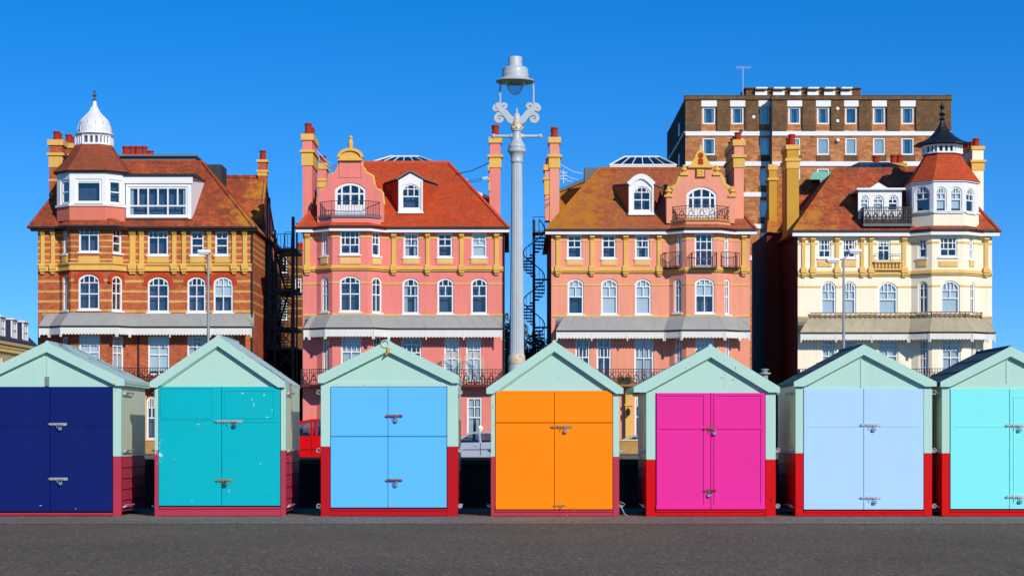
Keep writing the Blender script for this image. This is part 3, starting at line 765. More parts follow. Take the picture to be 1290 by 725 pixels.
for i, (ro, px, py, w, h, mt, y) in enumerate((
    (h1b, 145.4, 483.2, .018, .014, OCHM, -.0765), (h1b, 146, 491.5, .013, .013, OCHM, -.0175), (h1b, 52, 636, .02, .008, DRIP, -.0315), (h1b, 96, 640, .012, .006, DRIP, -.0315),
    (h3b, 461, 478, .016, .006, OCHM, .003), (h3b, 459, 484.5, .022, .008, OCHM, -.0135), (h3b, 480, 541, .009, .010, OCHM, -.0315), (h3b, 491.5, 613, .009, .04, DRIP, -.0315), (h3b, 492, 634, .010, .05, OCHM, -.0315), (h3b, 455, 634.5, .07, .004, DRIP, -.0315),
    (h4, 620.6, 512, .010, .03, OCHM, -.0175), (h4, 621.6, 535, .012, .014, OCHM, -.0175), (h4, 620.2, 551, .008, .02, OCHM, -.0175), (h4, 703.5, 474, .006, .035, OCHM, .003), (h4, 709, 481, .010, .006, RUSTM, .003), (h4, 714.5, 552, .012, .06, SCRAPE, -.0315), (h4, 705, 545, .014, .006, SCRAPE, -.0315), (h4, 683, 507, .008, .02, SCRAPE, -.0315),
    (h4, 640, 633, .012, .007, RUSTM, -.0315), (h4, 662, 630, .008, .008, RUSTM, -.0315), (h4, 690, 636.5, .016, .006, RUSTM, -.0315), (h4, 722, 634, .014, .007, RUSTM, -.0315), (h4, 748, 632, .009, .006, RUSTM, -.0315), (h4, 763, 627, .007, .007, RUSTM, -.0315),
    (h5b, 897, 532, .006, .022, RUSTM, -.0315), (h5b, 897, 630, .006, .03, RUSTM, -.0315), (h2b, 289, 618, .008, .035, DRIP, -.0315), (h2b, 323, 577, .008, .03, stucco('blue_scuff', (20, 140, 200), .1), -.0315), (h2b, 340, 623, .02, .02, stucco('blue_scuff_b', (20, 150, 215), .1), -.0315))):
    mark(ro, px, py, w, h, mt, y, i)
for i, (px, py, w, h) in enumerate(((306, 495, .02, .012), (318, 503, .02, .008), (320, 510, .008, .03), (333, 497, .012, .02), (337, 525, .04, .006), (343, 516, .006, .02), (250, 534, .03, .008), (262, 533, .008, .006))):
    mark(h2b, px, py, w, h, stucco('teal_chip', (140, 206, 208), .2), -.0315, 90 + i, 'paint_chip')
m = MB(); x, z = WX(489.5, YH), WZ(440.5, YH); m.cbox(x - .02, x + .02, YH - .10, YH - .07, z - .05, z + .03, .006); m.tube([(x + .03, YH - .09, z + .02), (x, YH - .11, z - .03), (x - .03, YH - .10, z - .07)], .012, 6); m.build('ridge_hook', OCHM, h3b)
m = MB(); x, z = WX(485.5, YH), WZ(433, YH); m.tube([(x + .05 * math.cos(t), YH - .085, z + .05 * math.sin(t)) for t in [2 * math.pi * k / 14 for k in range(15)]], .008, 6); m.build('ring', MINT, h3b)
m = MB(); x = WX(59.5, YH); m.cbox(x - .03, x + .03, YH - .012, YH - .004, WZ(486, YH), WZ(474, YH), .003); m.build('strap_plate', metal('dull_zinc', (132, 140, 140), .5, .4), h1b)

# ================================================================== SEAFRONT LAMP
LP = metal('pale_grey_lamp_paint', (178, 184, 186), .42, 0, (170, 110, 50), .68, .7)
LPR = metal('rust_streaked_paint', (206, 190, 160), .5, 0, (176, 104, 26), .53, 1.2)
YL = 45.0; kL = F / YL; LX = WX(651, YL)
lp = thing('seafront_lamp', 'tall ornate pale grey fluted lamp column with scrolled brackets', 'street lamp', (LX, YL, 0))
zl = lambda q: WZ(q, YL)
def prof(rows): return [(r / kL, zl(q)) for q, r in rows]
m = MB(); m.lathe(prof([(612, 24), (604, 24), (600, 20), (560, 19), (556, 16), (500, 13), (492, 12.5), (486, 11.5), (474, 11), (468, 10.6), (462, 10.2), (456, 10)]), (LX, YL, 0), 16); m.build('lamp_base', LP, lp, True)
m = MB(); m.lathe(prof([(458.5, 10.2), (456, 11), (449, 10.6), (446, 9.6)]), (LX, YL, 0), 20); m.build('collar', LPR, lp, True)
m = MB(); m.lathe(prof([(447, 9.4), (440, 9.0), (206, 6.7), (203, 6.9)]), (LX, YL, 0), 40, flute=.065); m.build('column', LP, lp)
m = MB(); m.lathe(prof([(205, 7.3), (204, 8.0), (202.5, 8.0), (201.5, 7.4), (197, 7.8), (193.5, 9.2), (191.6, 11.4), (189, 11.9), (187.6, 11.6), (187, 10.0), (185.6, 10.8), (183.6, 10.6), (181.5, 9.6), (178, 7.4), (174.5, 6.0), (170, 5.4), (166, 5.2), (165, 6.6), (160, 6.6)]), (LX, YL, 0), 24); m.build('capital', LP, lp, True)
m = MB(); m.lathe(prof([(164.5, 6.2), (163, 7.4), (159, 7.4), (156, 5.4), (154, 5.8), (152, 5.4)]), (LX, YL, 0), 20)
for k in range(8):
    t = math.pi * k / 4; m.lathe([(.0, -.025), (.02, -.015), (.028, 0), (.02, .015), (.0, .025)], (LX + 7.4 / kL * math.cos(t), YL + 7.4 / kL * math.sin(t), zl(161)), 6)
m.build('rusty_neck', LPR, lp, True)
m = MB(); m.lathe(prof([(153, 5.2), (150, 5.6), (146, 4.4), (143, 3.0), (142, 1.4), (140.5, 2.0), (139, 1.2), (136, .6)]), (LX, YL, 0), 16); m.build('finial', LP, lp, True)
for s in (-1, 1):                                            # ladder bar arms
    m = MB(); z = zl(171.5); m.tube([(LX + s * 5 / kL, YL, z), (LX + s * 28 / kL, YL, z)], 2.0 / kL, 10)
    m.lathe([(0, -.055), (.035, -.045), (.055, 0), (.035, .045), (0, .055)], (LX + s * 29.5 / kL, YL, z), 10)
    m.tube([(LX + s * 5 / kL, YL, z), (LX + s * 9 / kL, YL, z)], 3.6 / kL, 10, r1=2.6 / kL); m.build('ladder_bar', LP, lp, True)
    c = MB(); u = 1 / kL
    path = [(4, 152.5), (8, 151), (11, 147), (15, 142), (20, 138), (23.5, 134), (24.5, 130)]
    c.ribbon([(LX + s * a * u, zl(b)) for a, b in path], [v * u for v in (4.8, 4.6, 4.0, 3.8, 3.6, 3.2, 2.6)], YL - .06, YL + .06)
    def spiral(cx, cy, r0, r1, t0, turns, w0, w1, dirn):
        n = int(16 * turns); pts = []; ws = []
        for i in range(n + 1):
            f = i / n; t = t0 + dirn * 2 * math.pi * turns * f; r = r0 + (r1 - r0) * f
            pts.append((LX + s * (cx + r * math.cos(t)) * u, zl(cy - r * math.sin(t)))); ws.append((w0 + (w1 - w0) * f) * u)
        c.ribbon(pts, ws, YL - .05, YL + .05)
        c.prism([(p[0] * 1 + 0, YL - .02, p[1]) for p in pts[:16]], [(p[0], YL + .02, p[1]) for p in pts[:16]])
        q = pts[-1]; c.lathe([(0, -.03), (w1 * 1.5 * u, -.02), (w1 * 1.5 * u, .02), (0, .03)], (q[0], YL, q[1]), 8)
    spiral(21.5, 149.5, 6.2, 1.6, R(150), 1.35, 2.7, 1.5, -1)  # lower outer scroll
    spiral(27.0 - 1.5, 137.0, 4.6, 1.2, R(200), 1.2, 2.5, 1.4, -1)  # upper outer scroll
    spiral(15.5, 134.2, 3.6, 1.0, R(-20), 1.15, 2.1, 1.2, 1)  # upper inner scroll
    c.build('scroll_bracket', LP, lp, True)
    h = MB(); h.tube([(LX + s * 21 * u, YL, zl(133)), (LX + s * 21 * u, YL, zl(112)), (LX + s * 20.6 * u, YL, zl(107)), (LX + s * 18.6 * u, YL, zl(103.5)), (LX + s * 15 * u, YL, zl(102))], 1.3 * u, 8); h.build('hanger_rod', LP, lp, True)
LX0 = LX; LXh = WX(649, YL)
m = MB(); m.lathe(prof([(103.6, 24), (102.6, 24.8), (101.6, 24.2), (100, 19.6), (97.6, 16.9), (93.6, 16.9), (93, 16.4), (87.4, 16.2), (85.4, 14.5), (84.6, 9.4), (84, 9.0), (73, 8.8), (72, 8.4)]), (LXh, YL, 0), 28); m.build('lamp_hood', LP, lp, True)
m = MB(); m.lathe(prof([(104.2, 23), (103.4, 17), (101, 12)]), (LXh, YL, 0), 28); m.build('reflector', metal('inner_reflector', (150, 156, 150), .4), lp, True)
gm, gnt, gb = new_mat('lamp_globe_glass'); gnt.nodes.remove(gb)
a_ = N(gnt, 'ShaderNodeBsdfTransparent'); a_.inputs[0].default_value = (.80, .84, .88, 1); b_ = N(gnt, 'ShaderNodeBsdfGlossy'); b_.inputs['Roughness'].default_value = .1
w_ = N(gnt, 'ShaderNodeLayerWeight'); w_.inputs[0].default_value = .3; x_ = N(gnt, 'ShaderNodeMixShader')
lk(gnt, w_.outputs['Facing'], x_.inputs[0]); lk(gnt, a_.outputs[0], x_.inputs[1]); lk(gnt, b_.outputs[0], x_.inputs[2]); lk(gnt, x_.outputs[0], gnt.nodes['Material Output'].inputs['Surface'])
m = MB(); m.lathe(prof([(103.5, 12.6), (106, 12.4), (111, 10.6), (115, 8.2), (118, 5.4), (119.6, 2.4), (120.2, .5)]), (LXh, YL, 0), 24); m.build('lamp_globe', gm, lp, True)

# vent post behind the huts
YV = 60.0; vx = WX(963.5, YV); kv = F / YV
m = MB(); m.lathe([(4 / kv, 0), (4 / kv, WZ(478, YV)), (4.2 / kv, WZ(472, YV)), (7.5 / kv, WZ(471, YV)), (7.5 / kv, WZ(469, YV)), (3.5 / kv, WZ(468.4, YV)), (3.2 / kv, WZ(466.5, YV)), (5.4 / kv, WZ(466, YV)), (5.2 / kv, WZ(464.8, YV)), (1.5 / kv, WZ(464, YV))], (vx, YV, 0), 14)
tag(m.build('vent_post', metal('vent_grey', (150, 150, 150), .5), smooth=True), 'grey metal vent post with ringed cap between magenta and powder blue huts', 'vent post')

# thin road lamps
def road_lamp(label, px, heads, py_top, Y=91.0):
    x = WX(px, Y); root = thing('street_lamp', label, 'street lamp', (x, Y, 0), 'slim lamps along the coast road')
    zt = WZ(py_top, Y); gm_ = metal('lamp_post_grey', (150, 154, 158), .45, .2)
    m = MB(); m.tube([(x, Y, 0), (x, Y, 1.2)], .11, 10); m.tube([(x, Y, 1.2), (x, Y, zt)], .075, 10, r1=.05); m.build('pole', gm_, root, True)
    for hx, hy in heads:
        a = MB(); X2, Z2 = WX(hx, Y), WZ(hy, Y)
        a.tube([(x, Y, zt - .05), (x + (X2 - x) * .45, Y - .02, zt + (Z2 - zt) * .7), (X2, Y - .05, Z2)], .035, 8); a.build('arm', gm_, root, True)
        h = MB(); h.cbox(X2 - .30, X2 + .30, Y - .22, Y + .14, Z2 - .07, Z2 + .10, .05); h.cbox(X2 - .22, X2 + .22, Y - .18, Y + .10, Z2 - .11, Z2 - .06, .02)
        h.build('lamp_head', WHITE, root)
    return root
road_lamp('slim grey street lamp with one head before the striped brick house', 262.3, [(257.5, 317.5)], 320)
road_lamp('slim grey street lamp with twin arms before the cream house', 1062.8, [(1048.5, 328), (1076.5, 316.5)], 325)
# ================================================================== SEAFRONT VILLAS
YB = YF - .9
def bay_plan(l, a, b, c, d, r): return [(WX(l, YF), YF), (WX(a, YF), YF), (WX(b, YB), YB), (WX(c, YB), YB), (WX(d, YF), YF), (WX(r, YF), YF)]
def H(label): return thing('seafront_house', label, 'house', (0, 0, 0), 'terraced villas along the seafront')
zf = lambda q: WZ(q, YF)
def sill_panels(root, frs, ops, py0, py1, mat, xs):
    for op in ops:
        if op in xs:
            fr = op['fr']; s0 = min(p[0] for p in op['pts']); s1 = max(p[0] for p in op['pts']); Y = fr.y_at(s0)
            m = MB(); m.box(s0 - .03, s1 + .03, -.02, .06, WZ(py1, Y), WZ(py0, Y), 0, fr)
            m.box(s0 + .05, s1 - .05, .06, .075, WZ(py1, Y) + .06, WZ(py0, Y) - .06, 0, fr); m.build('apron_panel', mat, root)
def arch_rings(root, ops, w, mat, o=.03):
    for op in ops:
        if op['rise'] <= 0: continue
        P = op['pts'][2:]; fr = op['fr']; cs = sum(p[0] for p in P) / len(P); cz = min(p[1] for p in P) - .25
        A = [(a + (a - cs) * .04, z + .02) for a, z in P]; B = []
        for a, z in P:
            d = Vector((a - cs, z - cz)).normalized(); B.append((a + d.x * w, z + d.y * w))
        A[0] = (A[0][0], A[0][1] - .3); B[0] = (B[0][0], B[0][1] - .3); A[-1] = (A[-1][0], A[-1][1] - .3); B[-1] = (B[-1][0], B[-1][1] - .3)
        m = MB(); vs = [fr.pt(a, -.02, z) for a, z in A + B] + [fr.pt(a, o, z) for a, z in A + B]; n = len(A)
        fs = []
        for i in range(n - 1):
            fs += [(2 * n + i, 2 * n + i + 1, 3 * n + i + 1, 3 * n + i), (i, 2 * n + i, 2 * n + i + 1, i + 1)[::-1], (n + i, n + i + 1, 3 * n + i + 1, 3 * n + i)]
        fs += [(0, n, 3 * n, 2 * n), (n - 1, 3 * n - 1, 4 * n - 1 - 0, 2 * n - 1)] if False else [(0, 2 * n, 3 * n, n), (n - 1, 2 * n - 1, 4 * n - 1, 3 * n - 1)]
        m.add(vs, fs); m.build('window_arch', mat, root)
def octo(xc, yc, a, f, z): return [Vector((xc + x, yc + y, z)) for x, y in ((-f, -a), (f, -a), (a, -f), (a, f), (f, a), (-f, a), (-a, f), (-a, -f))]
def lantern(root, xc, yc, a, f, z0, z1, mat, name='lantern'):
    m = MB(); m.prism(octo(xc, yc, a * 1.08, f * 1.08, z0), octo(xc, yc, a * 1.08, f * 1.08, z0 + (z1 - z0) * .18)); m.prism(octo(xc, yc, a * 1.05, f * 1.05, z1 - (z1 - z0) * .15), octo(xc, yc, a * 1.12, f * 1.12, z1))
    for P, Q in zip(octo(xc, yc, a, f, 0), octo(xc, yc, a, f, 0)[1:] + octo(xc, yc, a, f, 0)[:1]):
        for t in (0, .36, .68):
            q = P.lerp(Q, t); m.box(q.x - .07, q.x + .07, q.y - .07, q.y + .07, z0, z1 - .02)
    o = m.build(name, mat, root)
    g = MB(); g.prism(octo(xc, yc, a * .92, f * .92, z0), octo(xc, yc, a * .92, f * .92, z1)); g.build('lantern_dark_core', DARK_SKY_TINT, o); return o  # dark box fills the lantern, standing in for shade in its openings
def rooflight(root, p0, p1, t0, t1, py0, py1, Y, depth, nbar=6, base=0, bar=WHITE):
    """glazed rooflight: a hipped glass frustum on the flat top of a roof"""
    b = [W(p0, py1, Y), W(p1, py1, Y)]; x0, x1 = b[0].x, b[1].x; z0 = b[0].z; z1 = WZ(py0, Y); xa, xb = WX(t0, Y), WX(t1, Y); ins = (xa - x0)
    A = [Vector((x0, Y, z0)), Vector((x1, Y, z0)), Vector((x1, Y + depth, z0)), Vector((x0, Y + depth, z0))]
    B = [Vector((xa, Y + min(ins, depth * .4), z1)), Vector((xb, Y + min(ins, depth * .4), z1)), Vector((xb, Y + depth - min(ins, depth * .4), z1)), Vector((xa, Y + depth - min(ins, depth * .4), z1))]
    f = MB()
    for i in range(4):
        j = (i + 1) % 4
        f.bar(A[i], A[j], .06); f.bar(B[i], B[j], .06); f.bar(A[i], B[i], .06); n = nbar if i % 2 == 0 else 3
        for k in range(1, n): f.bar(A[i].lerp(A[j], k / n), B[i].lerp(B[j], k / n), .035)
    f.prism([v - Vector((0, 0, .02)) for v in A], [v - Vector((0, 0, .6 + base)) for v in A])
    o = f.build('rooflight', bar, root)
    g = MB(); g.prism([Vector(v) for v in A], [Vector(v) for v in B]); g.build('pane', SKYGLASS, o)
    return o
def dormer(root, on_roof, x0, x1, y_top, y_bot, apex, cl, cr, face_mat, cheek_mat, roof_mat, op, arched=False):
    xm = (x0 + x1) / 2; Y = on_roof(xm, y_bot).y - .12
    X0, X1, zt, zb = WX(x0, Y), WX(x1, Y), WZ(y_top, Y), WZ(y_bot, Y)
    fr = FR((X0, Y), (X1, Y)); xa, za = WX(apex[0], Y), WZ(apex[1], Y); m = MB()
    if arched:
        w = (X1 - X0); top = [(w * (1 - i / 10), (zt - 0) + (za - zt) * math.sin(math.pi * i / 10)) for i in range(11)]
        outer = [(0, zb), (w, zb)] + top
    else: outer = [(0, zb), (X1 - X0, zb), (X1 - X0, zt), (xa - X0, za), (0, zt)]
    op['pts'] = op_pts(fr, op); op['fr'] = fr
    facet(m, fr, outer, [op['pts']]); d = m.build('dormer', [face_mat, DARK_SKY_TINT], root, recalc=False)
    Lp, Rp = on_roof(*cl), on_roof(*cr)
    bk = on_roof(apex[0], apex[1])
    pr = MB()                                               # projecting frame round the face
    pr.box(0, .10, -.02, .08, zb, zt, 0, fr); pr.box(X1 - X0 - .10, X1 - X0, -.02, .08, zb, zt, 0, fr); pr.box(-.04, X1 - X0 + .04, -.02, .16, zb - .10, zb + .03, 0, fr); pr.build('dormer_frame', face_mat, d)
    for P, a in ((Lp, X0), (Rp, X1)):
        c = MB(); T, Bm = Vector((a, Y, zt)), Vector((a, Y, zb)); Tb = Vector((a, on_roof(x0 if a == X0 else x1, y_top).y, zt))
        c.add([T, Bm, P, T + Vector((0, .08, 0)), Bm + Vector((0, .5, 0)), P + Vector((0, .3, 0))], [(0, 1, 2), (3, 5, 4)])
        c.build('dormer_cheek', cheek_mat, d)
    r = MB()
    ridge = [(xa, za)] if not arched else [(X0 + s, z) for s, z in top]
    ov = .12
    if not arched:
        for P, a in ((Lp, X0), (Rp, X1)):
            e = -1 if a == X0 else 1
            A = [Vector((xa, Y - .1, za + .10)), Vector((a + e * ov, Y - .1, zt + .02)), Vector((P.x + e * .1, P.y, P.z + .05)), Vector((xa, bk.y + .3, za + .10))]
            r.prism([v + Vector((0, 0, .09)) for v in A], A)
    else:
        pts = [(X0 + s, z + .05) for s, z in top]; n = len(pts)
        vs = [(x, Y - .1, z) for x, z in pts] + [(x, bk.y + .4, z) for x, z in pts]
        r.add(vs, [(i, i + 1, n + i + 1, n + i) for i in range(n - 1)])
        for P, a in ((Lp, X0), (Rp, X1)):
            A = [Vector((a, Y, zt + .06)), Vector((P.x, P.y, P.z + .06)), Vector((a, P.y + .6, zt + .10))]
            r.prism([v + Vector((0, 0, .08)) for v in A], A)
        bb = MB(); bb.ribbon([(x, z) for x, z in pts], [.16] * n, Y - .14, Y + .02); bb.build('dormer_hood', WHITE, d)
    r.build('dormer_roof', roof_mat, d)
    window(root, fr, op['pts'], op['sty'], op['blind'], False, fw=.09)
    return d
def stay_wire(root, a, b, r=.03, mat=None):
    m = MB(); m.tube([a, Vector(a).lerp(Vector(b), .5) - Vector((0, 0, .15)), b], r, 4); m.build('stay_wire', mat or WHITE, root)
def ground_row(row, y0=500, y1=549, sty='two'):
    return [O(o['seg'], o['x'][0] + .5, o['x'][1] - .5, y0, y1, 'sash_mid', 0, None) for o in row]

# ---------------------------------------------------------------- 1: striped brick house with white dome
zs = [(WZ(q + 1.4, YF), WZ(q - 1.4, YF)) for q in (354, 366.9, 379.4, 391.6)] + [(WZ(q + 1.1, YF), WZ(q - 1.1, YF)) for q in (296.5, 304.5, 312, 320, 328)]
B1 = brick('striped_brick', (218, 110, 68), (182, 76, 44), (200, 140, 100), zs, (232, 180, 92), var=.45)
B1P = brick('plain_red_brick', (212, 102, 62), (178, 72, 42), (200, 140, 100), var=.45)
T1 = tiles('old_red_tiles', (200, 98, 56), (172, 76, 46), (130, 66, 44), (182, 126, 40), .53, side=(WX(215, 132), WX(318, 132)), weather=.6)
T1T = tiles('turret_brown_tiles', (170, 82, 50), (150, 68, 42), (140, 76, 52), None, weather=.35)
h1 = H('striped red and yellow brick house with a white dome on its corner turret')
P1 = bay_plan(47.6, 75, 89, 140.6, 156.6, 317.5)
up = [O(1, 79, 84.6, 288, 320, 'narrow'), O(2, 99.3, 125, 287.3, 317.5, 'casement'), O(3, 142, 153.5, 288, 319, 'sash6'), O(4, 186, 212, 290.5, 321.5, 'casement'), O(4, 240, 257, 291, 321.5, 'sash6'), O(4, 271, 288, 291, 321.5, 'sash6')]
mid = [O(1, 78.3, 85.5, 346, 391, 'narrow', .5), O(2, 98.8, 125.5, 345, 390, 'arch_cross', .5), O(3, 141, 154.5, 347, 391.5, 'narrow', .6), O(4, 186, 213, 348.5, 393, 'arch_cross', .5), O(4, 236, 259.2, 348.5, 393, 'arch_cross', .5), O(4, 269, 293.5, 348.5, 393, 'arch_cross', .5, ('blind', .55))]
first = [O(1, 78.3, 85.5, 424, 468, 'narrow', sill=False), O(2, 99.5, 126, 421, 468, 'french', blind=('blind', .97), sill=False), O(3, 142, 156, 423, 468, 'french', blind=('curtain', .9), sill=False), O(4, 186.5, 213.5, 423, 472, 'french', blind=('blind', .9), sill=False), O(4, 236, 260, 423, 472, 'french', blind=('curtain', .5), sill=False), O(4, 269, 294, 423, 472, 'french', sill=False)]
ops = up + mid + first + ground_row(first[1:4] + first[4:]) + [O(4, 168, 182, 498, 562, 'plain', 0, None)]
ops = [o for o in ops if not (o['x'][0] > 180 and o['x'][0] < 190 and o['y'][0] == 500)] + [O(4, 184.5, 197.5, 499, 553, 'fan', 1.0, name='door', sill=False)]
frs = facade(h1, P1, 0, zf(286), ops, B1)
house_body(h1, P1, zf(286), B1)
for op in ops[-1:]:
    pass
arch_rings(h1, mid, .32, stucco('rubbed_red_brick', (184, 66, 34), .12))
m = MB(); strip(m, P1, zf(341.5), zf(339), -.02, .16); strip(m, P1, zf(339), zf(334), -.02, .10); strip(m, P1, zf(334), zf(332), -.02, .20); m.build('cornice', OCHRE, h1)
m = MB(); strip(m, P1, 0, zf(497), -.02, .05); 
m.v = []; m.f = []; m.m = []; string_course(m, frs, ops, .0, zf(497), .06); m.build('ground_floor_facing', OCHRE_PALE, h1)
for a, b in ((51, 57), (64, 70), (163, 171.5), (175, 182), (216.5, 223), (229, 235), (261, 267), (292, 298), (305.5, 312)):
    pilaster(h1, frs, 0 if a < 75 else 4, a, b, 288, 345, OCHRE)
sill_panels(h1, frs, ops, 322.5, 331, OCHRE, up)
GREY_AWN = stucco('weathered_zinc', (158, 156, 148), .14, .5); GREY_AWN2 = stucco('weathered_zinc_rusty', (176, 164, 134), .3, .9)
VAL = paint('valance_white', (220, 216, 206), .6, .06, None, grime=.35, scale=.5, bmp=.05)
awning(h1, P1, (60, 48.5, 306, 317.5), 394.5, 411, 422, (GREY_AWN, VAL, IRON))
balcony(h1, P1, 463, 483)
fascia(h1, P1, WZ(287.5, YF), .42, stucco('dark_fascia', (40, 34, 34), .1), .16)
R1, ze1, zr1 = hip_roof(h1, 36, 320.5, 101, 255, 286.5, 204.5, YF + 5.2, T1)
bay_skirt(h1, P1, 1, WZ(286.5, YB - .42), WZ(275, YB), T1, .44, -.05)
m = MB(); Y = YF + 5.6; m.box(WX(140, Y), WX(246, Y), Y, Y + 5, WZ(205, Y) - .3, WZ(197.5, Y)); m.box(WX(139, Y), WX(248, Y), Y - .25, Y + 5.2, WZ(197.4, Y), WZ(195.2, Y)); m.build('flat_roof', LEAD, h1)
Y = YF + 9; m = MB(); m.box(WX(252, Y), WX(279, Y), Y, Y + 2.5, zr1 - 2, WZ(207, Y)); m.build('roof_hut', stucco('slate_hung', (60, 62, 70), .1), h1)
# rear wing
Ye = YF + 9.0; Yw = Ye + 2.9; m = MB()
m.add([W(262, 222.8, Yw), W(334.6, 222.8, Yw), W(328, 283, Ye), W(266, 283, Ye), W(334.6, 222.8, Yw) + Vector((0, 5.5, -3.2)), W(262, 222.8, Yw) + Vector((0, 5.5, -3.2))], [(0, 3, 2, 1), (0, 1, 4, 5)])
m.build('rear_roof', T1, h1)
m = MB(); m.tube([W(272, 222.8, Yw), W(334.6, 222.8, Yw)], .14, 6); m.tube([W(334.6, 222.8, Yw), W(328, 283, Ye)], .12, 6); m.build('ridge_tiles', T1, h1)
m = MB(); xg = WX(328, Ye) - .06; m.add([(xg, Ye, 0), (xg, Yw + 5.5, 0), (xg, Yw + 5.5, WZ(283, Ye)), (xg, Yw, WZ(224, Yw)), (xg, Ye, WZ(283, Ye)), (xg - .3, Ye, 0), (xg - .3, Ye, WZ(283, Ye))], [(0, 1, 2, 3, 4), (0, 4, 6, 5)]); m.build('rear_gable', REDBRICK, h1, recalc=False)
chimney(h1, 325.2, 335.6, 204, 226, Yw - .3, .7, B1P, [(201, 204.2, .10, 1), (214, 217, .10, 1), (217, 221.5, .04, 1)], 188.5, 1)
# turret
XT = WX(115.5, YF + .3); a1 = 2.14; f1 = 1.13; YT = YB - .05 + a1
def tplan(xc, yc, a, f): return [(xc - a, yc + f), (xc - a, yc - f), (xc - f, yc - a), (xc + f, yc - a), (xc + a, yc - f), (xc + a, yc + f)]
TP = tplan(XT, YT, a1, f1)
PINKBASE = stucco('pink_render', (214, 118, 96), .06)
facade(h1, TP, zf(279), zf(260.5), [], PINKBASE, 'turret_base')
facade(h1, TP, zf(260.5), zf(217), [O(1, 76, 87.5, 226, 257.5, 'two'), O(2, 95, 128.3, 225.3, 256, 'tilt'), O(3, 137, 153.8, 226.5, 257.5, 'two')], WHITE, 'turret_wall', fw=.16)
m = MB(); strip(m, TP, zf(261.5), zf(259), -.02, .10); strip(m, TP, zf(219), zf(216.5), -.02, .12); m.build('turret_moulding', WHITE, h1)
m = MB(); a2, f2 = 2.36, 1.25
L0 = octo(XT, YT, a2, f2, zf(217)); L1 = octo(XT, YT, 1.62, .86, WZ(199, YF)); L2 = octo(XT, YT, 1.12, .55, WZ(181, YF))
m.prism(L0, L1); m.prism(L1, L2); m.prism(octo(XT, YT, a2 - .05, f2, zf(217) - .12), L0, 1); m.build('turret_roof', [T1T, IRON], h1)
lantern(h1, XT, YT, 1.04, .5, WZ(181, YF), WZ(168.5, YF), WHITE)
DOME = metal('white_dome_lead', (222, 220, 214), .5, 0, None, scale=.4); zq = lambda q: WZ(q, YF + 1)
m = MB(); m.lathe([(1.20, zq(169.5)), (1.18, zq(167.8)), (1.02, zq(167)), (1.03, zq(163)), (.98, zq(158)), (.90, zq(153.5)), (.74, zq(149)), (.52, zq(145)), (.32, zq(140.5)), (.18, zq(134.5)), (.13, zq(129)), (.12, zq(126))], (XT, YT, 0), 24)
for k in range(12):
    t = 2 * math.pi * (k + .5) / 12; P = [(1.03, 166.8), (1.04, 163), (.99, 158), (.91, 153.5), (.75, 149), (.53, 145), (.33, 140.5), (.19, 134.5)]
    m.tube([(XT + r * math.cos(t), YT + r * math.sin(t), zq(q)) for r, q in P], .022, 4)
m.build('dome', DOME, h1, True)
m = MB(); m.lathe([(.12, zq(127)), (.17, zq(126)), (.08, zq(124.5)), (.05, zq(122)), (.15, zq(119.5)), (.06, zq(117.5)), (.03, zq(116)), (.09, zq(114.8)), (.03, zq(113.5)), (.015, zq(111))], (XT, YT, 0), 10); m.build('finial', metal('dull_lead', (96, 98, 104), .5, .3), h1, True)
# box dormer with long window band
q = R1(200, 276); Yd = q.y - .15; PD = [(WX(158.5, Yd), Yd), (WX(241, Yd), Yd)]
o_ = O(0, 161.5, 236, 235, 272.5, 'shop', name='window')
m = MB(); fr = FR(*PD); o_['pts'] = op_pts(fr, o_); facet(m, fr, [(0, WZ(275.5, Yd)), (fr.L, WZ(275.5, Yd)), (fr.L, WZ(221.5, Yd)), (0, WZ(221.5, Yd))], [o_['pts']])
d = m.build('dormer', [WHITE, DARK_SKY_TINT], h1, recalc=False); window(h1, fr, o_['pts'], 'shop', ('curtain', .10), True, .12, .09)
m = MB(); m.box(-.1, fr.L + .35, -5.2, .28, WZ(221.4, Yd), WZ(219.4, Yd), 0, fr); m.build('dormer_roof', IRON, d)
m = MB(); m.box(-.1, fr.L + .1, 0, .10, WZ(231, Yd), WZ(222, Yd), 0, fr); m.build('dormer_fascia', WHITE, d)
m = MB(); m.add([(PD[1][0], Yd, WZ(275, Yd)), (PD[1][0] + .5, Yd + 5.2, WZ(221.6, Yd)), (PD[1][0], Yd, WZ(221.6, Yd)), (PD[1][0] + .02, Yd + 1.2, WZ(275, Yd))], [(0, 3, 1, 2)]); m.build('dormer_cheek', WHITE, d)
# chimneys on the left
chimney(h1, 62, 78, 183, 262, YF + 3.2, 1.3, B1P, [(175.8, 183, .10, 1), (192.5, 196, .14, 1), (196, 210.5, .03, 1), (225.5, 228, .03, 1), (243, 246, .03, 1)], 164.5, 2)
chimney(h1, 78.8, 91.5, 186, 262, YF + 7.2, 1.4, B1P, [(180.5, 186.5, .10, 1), (194.5, 197.5, .12, 1), (197.5, 212, .03, 1)], 168.3, 2)
Y = YF + 13; m = MB(); m.box(WX(152, Y), WX(192, Y), Y, Y + .8, 10, WZ(193.5, Y)); ch = m.build('chimney', B1P, h1)
for px in (157, 165, 172.5, 180.5, 188.5):
    m = MB(); hh = WZ(183 if px < 185 else 189, Y) - WZ(194, Y); m.lathe([(.22, 0), (.20, hh * .7), (.25, hh * .75), (.25, hh * .9), (.2, hh)], (WX(px, Y), Y + .4, WZ(194, Y)), 10); m.build('chimney_pot', POT, ch, True)
m = MB(); x = WX(318.6, YF); m.tube([(x, YF - .06, zf(292)), (x - .05, YF - .06, zf(300)), (x - .05, YF - .06, .3)], .06, 6); x = WX(174.8, YF); m.tube([(x, YF - .06, zf(424)), (x, YF - .06, .3)], .06, 6); m.build('drainpipe', IRON, h1)

